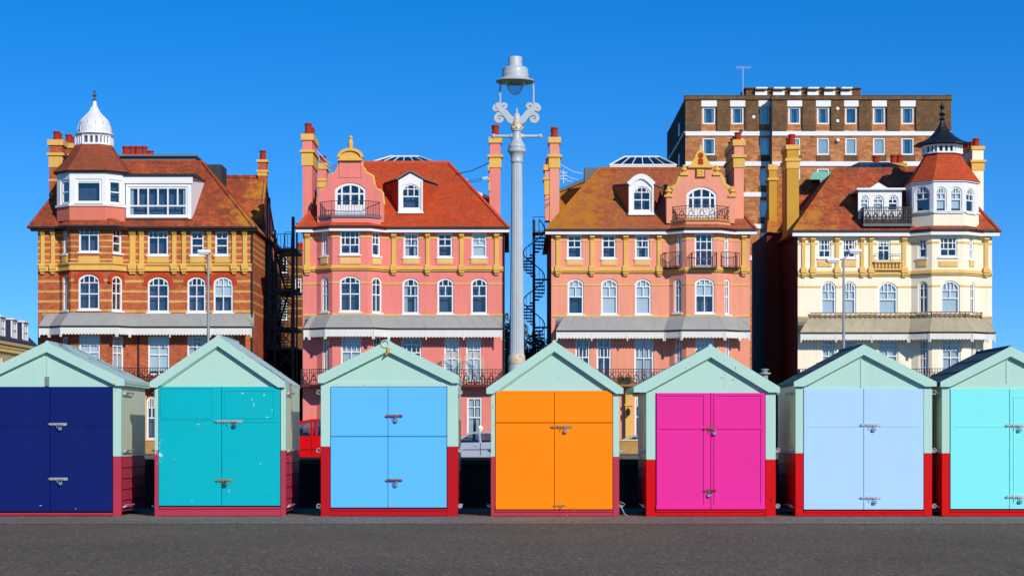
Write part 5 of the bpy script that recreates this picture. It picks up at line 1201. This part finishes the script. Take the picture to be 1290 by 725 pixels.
# dark rear wing on the left
m = MB(); Y = YF + 8; A = [W(966, 292, Y), W(1040, 292, Y), W(1033, 226, Y + 5), W(972, 226, Y + 5)]; m.add(A, [(0, 1, 2, 3)]); m.add([A[0], A[3], A[3] + Vector((0, 5, -3))], [(0, 1, 2)]); m.build('rear_roof', T4, h4h, recalc=False)
m = MB(); m.box(WX(967, Y), WX(1030, Y), Y + .4, Y + 9, 0, WZ(292, Y)); m.build('rear_wing', REDBRICK, h4h)
m = MB(); m.prism([W(1021, 226, YF + 10), W(1049, 226, YF + 10), W(1046, 217, YF + 10), W(1024, 217, YF + 10)], [W(1021, 226, YF + 13), W(1049, 226, YF + 13), W(1046, 217, YF + 13), W(1024, 217, YF + 13)]); m.build('copper_roof', stucco('verdigris_copper', (120, 186, 160), .1), h4h)
# ================================================================== APARTMENT BLOCK
YA = 186.0
APGLASS = glass_pane('flat_window_glass', (.8, .85, .9), .34, (.80, .66, .54, 1))
APB = brick('buff_orange_brick', (226, 152, 98), (186, 114, 68), (200, 160, 120), size=(.55, .20), var=.5)
APD = brick('brown_hung_tiles', (132, 100, 70), (112, 84, 58), (78, 58, 40), size=(.40, .34), var=.35)
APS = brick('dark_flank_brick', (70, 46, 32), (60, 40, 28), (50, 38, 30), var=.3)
ab = thing('apartment_block', 'brown and buff brick apartment block with white floor bands behind the villas', 'building', (0, 0, 0))
YR = YA - 1.6; xa0, xa1, xb0, xb1 = WX(863.4, YA), WX(973, YA), WX(972.6, YR), WX(1197.7, YR)
zt = WZ(122, YA)
pitch = 40.3
def arow(i): return 135.0 + (0, 38.6, 77, 117, 157)[i]
L_ = [(885, 901.2), (921.3, 937), (957, 969)]
Rw = [(993.2, 1008.6), (1029.3, 1044.8), (1064.8, 1079.6), (1099.8, 1115.2), (1135.5, 1151.5)]
for nm, Y, x0, x1, cols in (('wall', YA, xa0, xa1, L_), ('wall', YR, xb0, xb1, Rw)):
    fr = FR((x0, Y), (x1, Y)); m = MB(); ops = []
    for i in range(5):
        for a, b in cols:
            y0 = arow(i); o = O(0, a, b, y0, y0 + 21.5, 'plain', 0, ('blind', .97) if (i == 1 and int(a) % 5) or (i > 1 and int(a) % 3 == 0) else (('curtain', .35) if int(a) % 2 else None)); o['pts'] = op_pts(fr, o); ops.append(o)
    facet(m, fr, [(0, 0), (fr.L, 0), (fr.L, WZ(124.5, Y)), (0, WZ(124.5, Y))], [o['pts'] for o in ops])
    m.build(nm, [APB, DARK_SKY_TINT], ab, recalc=False)
    for o in ops:
        window(ab, fr, o['pts'], 'plain', o['blind'], False, fw=.13, glass=APGLASS)
    m = MB()
    for q in (168.2, 206.4, 245, 285, 325): m.box(-.0, fr.L, .003, .12, WZ(q + 2.9, Y), WZ(q - 2.9, Y), 0, fr)
    for a, b in cols: m.box(fr.s_of(a) - .12, fr.s_of(b) + .12, .003, .16, WZ(134.6, Y), WZ(127, Y), 0, fr)
    m.build('floor_band', WHITE, ab)
    edges = [-.02] + [v for a, b in cols for v in (fr.s_of(a) - .14, fr.s_of(b) + .14)] + [fr.L + .02]
    for k in range(0, len(edges) - 1, 2):
        if edges[k + 1] - edges[k] < .3: continue
        m = MB(); m.box(edges[k], edges[k + 1], .002, .20, WZ(165, Y), WZ(127.5, Y), 0, fr); m.build('hung_tile_panel', APD, ab)
    for i in range(1, 4):
        for a, b in cols:
            m = MB(); m.box(fr.s_of(a) - .1, fr.s_of(b) + .1, .002, .06, WZ(arow(i) + 30.4, Y), WZ(arow(i) + 22, Y), 0, fr); m.build('brown_spandrel', APD, ab)
    m = MB(); m.box(-.1, fr.L + .1, -.5, .26, WZ(126, Y), WZ(121.5, Y), 0, fr); m.box(-.12, fr.L + .12, -.5, .30, WZ(121.4, Y), WZ(120.6, Y), 0, fr); m.build('parapet', [APD], ab)
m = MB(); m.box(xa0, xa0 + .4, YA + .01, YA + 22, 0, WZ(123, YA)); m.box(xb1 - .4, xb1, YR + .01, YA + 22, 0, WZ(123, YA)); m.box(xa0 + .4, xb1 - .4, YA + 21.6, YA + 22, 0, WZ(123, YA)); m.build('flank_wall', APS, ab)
m = MB(); m.box(xa0 + .1, xb1 - .1, YA + .3, YA + 21.5, WZ(124.5, YA) - .3, WZ(124, YA)); m.box(xb0, xb0 + .3, YR + .01, YA, 0, WZ(124, YA)); m.build('flat_roof', LEAD, ab)
Yp = YA + 5; m = MB(); m.box(WX(940, Yp), WX(1084, Yp), Yp, Yp + 9, zt - .5, WZ(112, Yp)); m.box(WX(938, Yp), WX(1085, Yp), Yp - .2, Yp + 9.2, WZ(112, Yp), WZ(110.4, Yp)); m.build('penthouse', APD, ab)
for a, b in ((952, 967), (974.5, 989), (996, 1010), (1018, 1032), (1039, 1053), (1060, 1074)):
    m = MB(); m.cbox(WX(a, Yp - .6), WX(b, Yp - .6), Yp - .7, Yp - .02, WZ(113.4, Yp), WZ(111.2, Yp), .04); m.box(WX(a, Yp - .6), WX(b, Yp - .6), Yp - .25, Yp - .02, WZ(121, Yp), WZ(115.4, Yp)); m.build('penthouse_light', WHITE, ab)
m = MB(); x = WX(936, Yp); m.bar((x, Yp, zt - .5), (x, Yp, WZ(84, Yp)), .05); m.bar((x - .7, Yp, WZ(85, Yp)), (x + .8, Yp, WZ(85, Yp)), .03)
for k in range(7): m.bar((x - .6 + k * .2, Yp, WZ(87, Yp)), (x - .6 + k * .2, Yp, WZ(83, Yp)), .018)
m.build('aerial', metal('aerial_grey', (150, 156, 160), .4, .4), ab)
for px, py in ((949, 148), (1054.5, 137.5), (1054.5, 153), (1055, 177)): 
    m = MB(); m.cbox(WX(px - 2, YR), WX(px + 2, YR), YR - .32, YR - .05, WZ(py + 2, YR), WZ(py - 2, YR), .05); m.build('wall_vent', CREAM, ab)
m = MB(); m.bar(W(843, 200, YA + 12), W(863, 166, YA - .06), .10); m.build('flank_pipe', WHITE, ab)
for q in (150, 190): 
    m = MB(); m.box(xa0 - .06, xa0 - .002, YA + 6, YA + 7.2, WZ(q + 8, YA), WZ(q - 8, YA)); m.build('flank_window', WHITE, ab)

# ================================================================== SIDE STREET TERRACE (far left)
XS_ = -46.8; y0, y1 = 164.0, 200.0
TC = stucco('tan_stone_terrace', (206, 172, 116), .16, .5)
SL = tiles('blue_slate', (58, 62, 84), (50, 54, 74), (70, 72, 90), None, weather=.3, dark=(40, 42, 56))
st = thing('side_street_terrace', 'tan stone terrace with slate roof and three white dormers at the left edge', 'building', (0, 0, 0))
fr = FR((XS_, y0), (XS_, y1)); m = MB(); ops = []
for i in range(10):
    for z0, z1 in ((5.9, 8.3), (1.9, 4.6)):
        s = 1.2 + i * 3.5; ops.append(dict(pts=arch_pts(s, s + 1.6, z0, z1, 0), sty='two', blind=('blind', .9) if i % 2 else None))
facet(m, fr, [(0, 0), (fr.L, 0), (fr.L, 9.8), (0, 9.8)], [o['pts'] for o in ops]); m.build('wall', [TC, DARK_SKY_TINT], st, recalc=False)
for o in ops: window(st, fr, o['pts'], o['sty'], o['blind'], True, fw=.12)
m = MB(); m.box(XS_ - 9, XS_ - .01, y1 - .3, y1, 0, 9.8); m.box(XS_ - 9, XS_ - .01, y0, y0 + .3, 0, 9.8); m.build('end_wall', TC, st)
m = MB(); m.box(-.1, fr.L + .1, .002, .3, 9.05, 9.38, 0, fr); m.box(-.1, fr.L + .1, .002, .42, 9.39, 9.68, 0, fr)
for i in range(49): m.box(i * .72, i * .72 + .3, .003, .28, 8.74, 9.04, 0, fr)
m.build('cornice', TC, st)
m = MB(); xa, xb = XS_ + .45, XS_ - 2.2
m.add([(xa, y0, 9.75), (xa, y1 + .3, 9.75), (xb, y1 - 1.2, 12.5), (xb, y0, 12.5), (xb - 6, y1 - 1.2, 12.5), (xb - 6, y0, 12.5), (xb - 8, y1 + .3, 9.75)], [(0, 1, 2, 3), (3, 2, 4, 5), (1, 6, 4, 2)]); m.build('roof', SL, st, recalc=False)
for yy in (182.8, 187.7, 192.2, 196.6):
    dr = MB(); X0 = XS_ - .05; dr.box(X0 - 2.4, X0 - .02, yy - 1.0, yy + 1.0, 9.95, 11.8); d = dr.build('dormer', SL, st)
    w = MB(); f2 = FR((X0, yy - 1.0), (X0, yy + 1.0)); w.ring(f2, arch_pts(0, 2.0, 9.95, 11.85, 0), arch_pts(.25, 1.75, 10.25, 11.6, 0), -.02, .12); w.box(.93, 1.07, 0, .1, 10.2, 11.65, 0, f2); w.box(.24, 1.76, 0, .1, 10.86, 10.98, 0, f2); w.box(-.12, 2.12, -2.4, .3, 11.86, 12.0, 0, f2); w.build('dormer_window', WHITE, d)
m = MB(); m.box(XS_ - 5, XS_ - 4.2, y1 - 6, y1 - 4.5, 11.5, 13.4); m.build('chimney', REDBRICK, st)

# ================================================================== FIRE ESCAPE, REAR HOUSE, SPIRAL STAIR
fe = thing('fire_escape', 'black iron fire escape between the striped house and coral pink house', 'fire escape', (WX(357, 138), 138, 0))
Ya, Yb = 136.5, 141.0
def xz(px, py, Y): return (WX(px, Y), Y, WZ(py, Y))
m = MB()
for px, q, w in ((346.5, 290, .09), (369.3, 273, .14), (374, 281, .08)): m.bar(xz(px, 560, Ya), xz(px, q, Ya), w)
for px, q in ((348, 300), (368, 300)): m.bar(xz(px, 560, Yb), xz(px, q, Yb), .09)
m.bar(xz(337, 430, Ya), xz(337, 243, Ya), .08); m.bar(xz(340, 430, Ya), xz(340, 249, Ya), .06); m.build('post', IRON, fe)
for q0 in (313, 364, 412, 437):
    m = MB(); m.box(WX(345 if q0 < 400 else 336, Ya), WX(372, Ya), Ya, Yb, WZ(q0 + 3.2, Ya), WZ(q0 - .5, Ya)); l = m.build('landing', IRON, fe)
    r = MB(); railing(r, [(WX(345, Ya), Ya), (WX(371, Ya), Ya)], WZ(q0 - .5, Ya), .95, .20, .022, False); r.bar(xz(345, q0 - .5, Ya), xz(371, q0 + 24, Ya), .05); r.bar(xz(371, q0 - .5, Ya), xz(352, q0 + 24, Ya), .04); r.build('railing', IRON, l)
for qa, qb, s in ((313, 364, 1), (364, 412, -1), (412, 460, 1)):
    m = MB()
    for k in range(14):
        f = (k + .5) / 14; px = 352 + (12 * f if s > 0 else 12 * (1 - f)); q = qa + (qb - qa) * f; y = Ya + .8 + 2.2 * f
        m.box(WX(px - 4.5, y), WX(px + 4.5, y), y, y + .28, WZ(q, y) - .08, WZ(q, y))
    a = Vector(xz(347 if s > 0 else 364, qa - 16, Ya + .7)); b = Vector(xz(360 if s > 0 else 350, qb - 16, Ya + 3)); m.bar(a, b, .03); m.bar(a - Vector((0, 0, 1)), b - Vector((0, 0, 1)), .07)
    m.build('stair_flight', IRON, fe)
m = MB(); m.box(WX(335, Ya), WX(378, Ya), Ya + .5, Yb, 0, WZ(440, Ya)); m.build('shaded_side_block', stucco('painted_shade_black', (24, 22, 24), .1), fe)  # side building in shadow, the shade put into its near-black colour
m = MB(); railing(m, [(WX(359, Ya), Ya), (WX(369, Ya), Ya)], WZ(313, Ya), .95 * 1.15, .4, .02, False); m.bar(xz(357, 312, Ya), xz(359.5, 294, Ya), .03); m.build('handrail', IRON, fe)

rh = thing('rear_house', 'brown brick rear house with yellow bands seen through the fire escape', 'house', (0, 0, 0))
Yr = 165.0; RB = brick('rear_banded_brick', (150, 92, 54), (132, 78, 46), (120, 90, 60), [(WZ(q + 1, Yr), WZ(q - 1, Yr)) for q in (323, 336, 345, 358, 366, 376, 388, 398, 412)], (206, 158, 74), var=.4)
fr = FR((WX(322, Yr), Yr), (WX(400, Yr), Yr)); m = MB(); ops = [O(0, 352, 362, 322, 344, 'sash_mid'), O(0, 352, 362, 378, 402, 'sash_mid', 0, ('blind', .9)), O(0, 372, 380, 350, 372, 'sash_mid')]
for o in ops: o['pts'] = op_pts(fr, o)
facet(m, fr, [(0, 0), (fr.L, 0), (fr.L, WZ(315, Yr)), (0, WZ(315, Yr))], [o['pts'] for o in ops]); m.build('wall', [RB, DARK_SKY_TINT], rh, recalc=False)
for o in ops: window(rh, fr, o['pts'], o['sty'], o['blind'], True)
m = MB(); m.box(WX(322, Yr), WX(322, Yr) + .3, Yr + .02, Yr + 9, 0, WZ(315, Yr)); m.box(WX(400, Yr) - .3, WX(400, Yr), Yr + .02, Yr + 9, 0, WZ(315, Yr)); m.box(WX(322, Yr) - .1, WX(400, Yr) + .1, Yr - .1, Yr + 9, WZ(315, Yr) + .003, WZ(313, Yr)); m.build('parapet', RB, rh)
m = MB(); m.box(WX(372, Yr), WX(384, Yr), Yr + 1, Yr + 2.4, WZ(314, Yr), WZ(312, Yr)); c = m.build('chimney', RB, rh)
for px in (374.5, 378, 381.5):
    m = MB(); z = WZ(312, Yr); m.lathe([(.22, 0), (.2, .3), (.25, .36), (.24, .5), (.2, .56)], (WX(px, Yr), Yr + 1.6, z), 8); m.build('chimney_pot', POT, c, True)

YS = 137.0; sx = WX(672.5, YS); ks = F / YS
ss = thing('spiral_staircase', 'black iron spiral staircase against the flank of the salmon house', 'staircase', (sx, YS, 0))
ztop = WZ(293, YS); m = MB(); m.tube([(sx, YS, 0), (sx, YS, WZ(277, YS))], .10, 8); m.build('pole', IRON, ss)
turn = 60.5 / ks; Rr = 14 / ks * 1.0; n = int(ztop / (turn / 15)); a0 = R(-60)
m = MB(); rail = []; bl = MB()
for k in range(n):
    z = ztop - (k + 1) * turn / 15; t = a0 + 2 * math.pi * k / 15; t1 = t + 2 * math.pi / 15 * 1.15
    P = [(sx + .05 * math.cos(t), YS + .05 * math.sin(t)), (sx + Rr * math.cos(t), YS + Rr * math.sin(t)), (sx + Rr * math.cos((t + t1) / 2), YS + Rr * math.sin((t + t1) / 2)), (sx + Rr * math.cos(t1), YS + Rr * math.sin(t1)), (sx + .05 * math.cos(t1), YS + .05 * math.sin(t1))]
    m.prism([(x, y, z) for x, y in P], [(x, y, z + .09) for x, y in P])
    q = (sx + Rr * .97 * math.cos(t), YS + Rr * .97 * math.sin(t), z); rail.append((q[0], q[1], z + 1.0)); bl.bar(q, (q[0], q[1], z + 1.0), .022)
m.build('tread', IRON, ss); bl.tube(rail, .04, 5); bl.build('handrail', IRON, ss)
m = MB(); xb_ = WX(684, YS); m.box(sx - .1, xb_ + .6, YS - .6, YS + .9, ztop - .06, ztop); railing(m, [(sx - .05, YS - .55), (xb_ + .5, YS - .55)], ztop, 1.0, .3, .02, False)
m.build('top_landing', IRON, ss)
for dz in (3.2, 6.4, 9.6): m = MB(); m.box(sx, xb_ + .6, YS - .05, YS + .05, ztop - dz, ztop - dz + .12); m.build('wall_bracket', IRON, ss)

# ================================================================== FRONT GARDEN WALLS, PLANTER
def garden_wall(label, px0, px1, mat, ball=None):
    Y = 120.8; root = thing('garden_wall', label, 'wall', (WX((px0 + px1) / 2, Y), Y, 0), 'front garden walls of the villas')
    x0, x1 = WX(px0, Y), WX(px1, Y); m = MB(); m.box(x0, x1, Y, Y + .3, .0, WZ(555, Y)); m.build('wall', mat, root)
    m = MB(); m.box(x0 - .05, x1 + .05, Y - .06, Y + .36, WZ(555, Y) + .002, WZ(553, Y)); m.build('coping', OCHRE_PALE, root)
    for px in [px0 + 2, px1 - 2] + ([ball] if ball else []):
        x = WX(px, Y); m = MB(); m.cbox(x - .28, x + .28, Y - .14, Y + .44, 0, WZ(546 if px == ball else 551, Y), .03); m.cbox(x - .34, x + .34, Y - .2, Y + .5, WZ(545.8 if px == ball else 550.8, Y), WZ(544 if px == ball else 549, Y), .03); p = m.build('gate_pier', mat, root)
        if px == ball:
            m = MB(); z = WZ(544, Y); m.lathe([(.12, 0), (.07, .05), (.09, .08), (.17, .18), (.18, .26), (.13, .36), (.03, .42)], (x, Y + .15, z), 12); m.build('ball_finial', CREAM, p, True)
    return root
BUFF = brick('buff_garden_brick', (206, 158, 88), (190, 140, 74), (170, 140, 100), var=.3)
garden_wall('buff brick garden wall before the striped house', 46, 318, BUFF)
garden_wall('pale stone garden wall with ball finial before the coral pink house', 382, 636, stucco('garden_stone', (206, 176, 140), .1), 605)
garden_wall('buff brick garden wall before the salmon house', 694, 946, BUFF)
garden_wall('rendered garden wall before the cream house', 1005, 1250, CREAM)

LEAFM, nt, b = new_mat('leaf_green'); lk(nt, mix(nt, noise(nt, 1.3, 4, geo(nt)), (.018, .034, .010, 1), (.07, .095, .03, 1)), b.inputs['Base Color']); b.inputs['Roughness'].default_value = .7
BARK = stucco('bark', (84, 66, 50), .2)
def leaves(mb, c, rad, n, size, rnd):
    for _ in range(n):
        while True:
            p = Vector((rnd.uniform(-1, 1), rnd.uniform(-1, 1), rnd.uniform(-1, 1)))
            if p.length < 1: break
        p = Vector(c) + Vector((p.x * rad[0], p.y * rad[1], p.z * rad[2])); u = Vector((rnd.gauss(0, 1), rnd.gauss(0, 1), rnd.gauss(0, 1))).normalized(); v = u.orthogonal().normalized(); s = size * rnd.uniform(.6, 1.3)
        mb.add([p - u * s, p + v * s * .5, p + u * s, p - v * s * .5], [(0, 1, 2, 3)])
def tree(label, px, Y, h, w, seed, n=4200):
    rnd = random.Random(seed); x = WX(px, Y); root = thing('tree', label, 'tree', (x, Y, 0), 'trees beyond the gap between the pink houses')
    t = MB(); t.tube([(x, Y, -.1), (x + .1, Y, h * .25), (x - .05, Y, h * .55)], .18, 7, r1=.09)
    cl = MB()
    for i in range(14):
        a = rnd.uniform(0, 6.28); r = w * rnd.uniform(.15, .8); z = h * rnd.uniform(.35, .88); c = (x + r * math.cos(a), Y + r * math.sin(a), z)
        t.tube([(x, Y, h * rnd.uniform(.25, .5)), (x + (c[0] - x) * .5, Y + (c[1] - Y) * .5, z * .85), c], .05, 5, r1=.015)
        leaves(cl, c, (w * .34, w * .34, h * .13), n // 14, .16, rnd)
    t.build('trunk', BARK, root); cl.build('crown', LEAFM, root, recalc=False); return root
tree('dark leafy tree left of the lamp column beyond the pink house', 636, 158, 10.6, 2.3, 3)
tree('small dark tree behind the foot of the spiral staircase', 668, 156, 9.6, 2.2, 5)
tree('low dark tree in the gap right of the lamp column', 655, 166, 8.0, 1.8, 8)

YPn = YF - 1.02; pl = thing('planter', 'dark trough of green plants on the salmon house balcony railing', 'planter', (WX(787, YPn), YPn, WZ(483, YPn)))
m = MB(); m.cbox(WX(779, YPn), WX(795, YPn), YPn - .14, YPn + .06, WZ(482.5, YPn), WZ(479, YPn), .02); m.build('trough', IRON, pl)
m = MB(); rnd = random.Random(2)
for px in (781, 784, 787, 790, 793): leaves(m, (WX(px, YPn), YPn - .04, WZ(477, YPn)), (.16, .14, .16), 60, .07, rnd)
m.build('foliage', LEAFM, pl, recalc=False)

# ================================================================== VEHICLES
TYRE = stucco('tyre_rubber', (28, 28, 28), .1)
CHROME = metal('alloy', (170, 172, 176), .3, .8)
SEAT = stucco('dark_upholstery', (34, 36, 42), .1)
def vehicle(name, label, cat, x0, Y, L, Wd, body, cabin, belt, paint_m, wheels, wr, posts, group=None, z0=.0):
    """body: lower side outline, cabin: side outline of roof, posts: belt/roof x pairs; nose at x0, facing left"""
    root = thing(name, label, cat, (x0 + L / 2, Y + Wd / 2, 0), group)
    def arch_outline():
        pts = list(body); low = [(L * .985, .30)]; out = []
        for wx in sorted(wheels, reverse=True):
            low.append((wx + wr * 1.18, .26)); low += [(wx + wr * 1.18 * math.cos(t), .30 + wr * 1.18 * math.sin(t)) for t in [math.pi * i / 10 for i in range(11)]]; low.append((wx - wr * 1.18, .26))
        low.append((L * .02, .30)); return pts + low
    P = arch_outline(); e = .10
    m = MB()
    def sh(p, k): return (p[0], p[1])
    cx, cz = L / 2, .7
    def inset(k): return [(cx + (a - cx) * (1 - k / L * 2), cz + (z - cz) * (1 - k * .8)) for a, z in P]
    layers = [(0, e * .9), (e, 0), (Wd - e, 0), (Wd, e * .9)]
    rows = [[(x0 + a, Y + yy, z) for a, z in inset(k)] for yy, k in layers]; n = len(P)
    for r in range(3): m.add(rows[r] + rows[r + 1], [(i, (i + 1) % n, n + (i + 1) % n, n + i) for i in range(n)])
    m.add(rows[0], [tuple(range(n))]); m.add(rows[3], [tuple(range(n))[::-1]])
    b_ = m.build('body', paint_m, root, True)
    t = .13; m = MB(); roof = [c for c in cabin]
    yi0, yi1 = Y + t, Y + Wd - t
    A = [(x0 + a, yi0 + (.06 if z > belt + .2 else 0), z) for a, z in roof]; B = [(x0 + a, yi1 - (.06 if z > belt + .2 else 0), z) for a, z in roof]
    for i in range(len(roof) - 1):                           # roof skin where it is above the windows
        (a, za), (c, zc) = roof[i], roof[i + 1]
        if min(za, zc) > belt + (max(z for _, z in roof) - belt) * .82: m.prism([A[i], A[i + 1], B[i + 1], B[i]], [(p[0], p[1], p[2] - .05) for p in (A[i], A[i + 1], B[i + 1], B[i])])
    for side in (A, B):
        m.tube(side, .045, 5)
        for q0, q1 in posts:
            y0_ = side[0][1]; zr = max(z for _, z in roof); m.tube([(x0 + q0, y0_, belt - .03), (x0 + q1, side[len(side) // 2][1], zr - .04)], .055, 5)
    m.build('cabin_frame', paint_m, root)
    inner = [(a, z) for a, z in roof]
    for side, nm in ((A, 'side_window'), (B, 'side_window')):
        g = MB(); g.add([(p[0], p[1] + (.01 if side is A else -.01), p[2] - .02) for p in side], [tuple(range(len(side)))]); g.build(nm, CARGLASS, root, recalc=False)
    g = MB(); g.add([A[0], A[1], B[1], B[0]], [(0, 1, 2, 3)]); g.build('windscreen', CARGLASS, root, recalc=False)
    g = MB(); g.add([A[-1], A[-2], B[-2], B[-1]], [(0, 1, 2, 3)]); g.build('rear_window', CARGLASS, root, recalc=False)
    m = MB()
    for sx_ in (L * .46, L * .66):
        for yy in (Y + .3, Y + Wd - .8): m.cbox(x0 + sx_, x0 + sx_ + .16, yy, yy + .5, .5, belt + .18, .05); m.cbox(x0 + sx_ + .02, x0 + sx_ + .13, yy + .12, yy + .38, belt + .16, belt + .36, .04)
    m.build('seat', SEAT, root)
    m = MB(); m.cbox(x0 + L * .27, x0 + L * .86, Y + .16, Y + Wd - .16, .35, belt + .09, .04); m.cbox(x0 + L * .27, x0 + L * .34, Y + .16, Y + Wd - .16, belt, belt + .16, .04); m.build('interior', SEAT, root)
    m = MB(); m.cbox(x0 + wheels[0] + wr * 1.25, x0 + wheels[1] - wr * 1.25, Y - .004, Y + .05, .20, .31, .01); m.build('sill_trim', TYRE, root)
    m = MB(); m.tube([(x0 + wheels[0] + wr * 1.3, Y - .004, .62), (x0 + wheels[1] - wr * 1.3, Y - .004, .64)], .018, 5); m.build('side_moulding', TYRE, root)
    for wx in wheels:
        for yy in (Y + .02, Y + Wd - .22):
            m = MB(); m.tube([(x0 + wx, yy, wr), (x0 + wx, yy + .2, wr)], wr, 20); w = m.build('wheel', TYRE, root)
            m = MB(); m.tube([(x0 + wx, yy - .006, wr), (x0 + wx, yy + .206, wr)], wr * .62, 14); m.build('rim', CHROME, w)
    for yy in (Y + .15, Y + Wd - .5):
        m = MB(); m.cbox(x0 - .01, x0 + .08, yy, yy + .35, .6, .74, .03); m.build('headlight', WHITE, root); m = MB(); m.cbox(x0 + L - .07, x0 + L + .01, yy, yy + .35, .66, .84, .03); m.build('tail_light', stucco('tail_red', (150, 12, 10), .05), root)
    m = MB()
    for q in posts[1:2]: m.box(x0 + q[0] - .014, x0 + q[0] + .014, Y - .004, Y + .012, .38, belt - .03, 1)
    m.cbox(x0 + posts[1][0] - .28, x0 + posts[1][0] - .10, Y - .03, Y + .0, belt - .17, belt - .13, .01); m.build('door_handle', [paint_m, TYRE], b_)
    m = MB(); m.cbox(x0 + posts[0][0] + .1, x0 + posts[0][0] + .22, Y - .16, Y - .0, belt + .0, belt + .14, .03); m.build('mirror', paint_m, root)
    root.location.z = -.262; root.scale = (1.08, 1.08, 1.08) if cat == 'car' else (1.1, 1.1, 1.1)
    return root
SILVER = metal('silver_car_paint', (178, 182, 188), .28, .2); REDP = paint('red_van_paint', (206, 8, 10), .25, .03, None, grime=.03, bmp=0, scale=.3)
YC = 96.0; kc = F / YC
vehicle('parked_car', 'silver hatchback parked behind the gap left of the orange hut', 'car', WX(543, YC), YC, 4.2, 1.7,
        [(0.0, .45), (.02, .70), (.25, .84), (1.15, .93), (3.95, .98), (4.18, .90), (4.2, .5)],
        [(1.05, .93), (1.75, 1.28), (2.05, 1.36), (2.6, 1.37), (3.1, 1.33), (3.45, 1.24), (4.0, .98)], .95, SILVER, (.85, 3.35), .31, [(1.1, 1.85), (2.30, 2.26), (3.4, 3.2)], 'cars along the coast road')
vehicle('parked_van', 'bright red van parked behind the gap beside the teal hut', 'van', WX(346, YC), YC, 4.4, 1.8,
        [(0.0, .45), (.02, .85), (.5, 1.12), (.95, 1.2), (4.36, 1.2), (4.4, .5)],
        [(.85, 1.2), (1.05, 1.50), (1.35, 1.80), (1.8, 1.88), (3.0, 1.92), (4.2, 1.88), (4.36, 1.2)], 1.2, REDP, (.85, 3.5), .33, [(.95, 1.25), (1.78, 1.74), (1.96, 1.96), (3.2, 3.2)])
vehicle('parked_car', 'silver car parked behind the buff wall of the salmon house', 'car', WX(758, 122.4), 122.4, 4.2, 1.7,
        [(0.0, .45), (.02, .66), (.25, .78), (1.15, .86), (3.95, .90), (4.18, .84), (4.2, .5)],
        [(1.05, .86), (1.75, 1.14), (2.05, 1.20), (2.6, 1.20), (3.1, 1.17), (3.45, 1.1), (4.0, .9)], .88, SILVER, (.85, 3.35), .31, [(1.1, 1.85), (2.30, 2.26), (3.4, 3.2)], 'cars along the coast road')

# ================================================================== CAMERA, SUN, SKY
cam = bpy.data.cameras.new('camera'); co = bpy.data.objects.new('camera', cam); COL.objects.link(co)
co.location = (0, 0, EYE); co.rotation_euler = (R(90), 0, 0)
cam.sensor_width = 36; cam.sensor_fit = 'HORIZONTAL'; cam.lens = 36 * F / 1290
cam.shift_x = 0; cam.shift_y = (HY - 362.5) / 1290
cam.clip_start = .1; cam.clip_end = 6000
SC.camera = co
EL, AZ = 27.0, 29.0                                          # sun height; degrees to the right of straight behind the camera
d = Vector((math.sin(R(AZ)) * math.cos(R(EL)), -math.cos(R(AZ)) * math.cos(R(EL)), math.sin(R(EL))))
sun = bpy.data.lights.new('sun', 'SUN'); so = bpy.data.objects.new('sun', sun); COL.objects.link(so)
sun.energy = 3.5; sun.angle = R(.5); sun.color = (1.0, .94, .84)
so.rotation_euler = d.to_track_quat('Z', 'Y').to_euler(); so.location = (40, -60, 60)
wd = bpy.data.worlds.new('World'); SC.world = wd; wd.use_nodes = True
nt = wd.node_tree; bg = nt.nodes['Background']
sk = N(nt, 'ShaderNodeTexSky'); sk.sky_type = 'NISHITA'; sk.sun_disc = False
sk.sun_elevation = R(EL); sk.sun_rotation = math.atan2(d.x, d.y)
sk.altitude = 0; sk.air_density = 1.0; sk.dust_density = .0; sk.ozone_density = 3.0
tc = N(nt, 'ShaderNodeTexCoord'); sep = N(nt, 'ShaderNodeSeparateXYZ'); lk(nt, tc.outputs['Generated'], sep.inputs[0])
cmb = N(nt, 'ShaderNodeCombineXYZ'); lk(nt, sep.outputs[0], cmb.inputs[0]); lk(nt, sep.outputs[1], cmb.inputs[1])
lk(nt, math_(nt, 'ADD', math_(nt, 'MULTIPLY', sep.outputs[2], 1.5), .13), cmb.inputs[2])
nm_ = N(nt, 'ShaderNodeVectorMath', operation='NORMALIZE'); lk(nt, cmb.outputs[0], nm_.inputs[0]); lk(nt, nm_.outputs[0], sk.inputs['Vector'])
hs = N(nt, 'ShaderNodeHueSaturation'); hs.inputs['Saturation'].default_value = 1.43; hs.inputs['Hue'].default_value = .5095; lk(nt, sk.outputs[0], hs.inputs['Color'])
lk(nt, hs.outputs[0], bg.inputs[0]); bg.inputs[1].default_value = .15
SC.view_settings.view_transform = 'Standard'; SC.view_settings.look = 'None'; SC.view_settings.gamma = 1; SC.view_settings.exposure = .25
SC.view_settings.use_curve_mapping = False
SC.render.engine = 'CYCLES'; SC.cycles.max_bounces = 8; SC.cycles.transparent_max_bounces = 16; SC.cycles.use_denoising = True
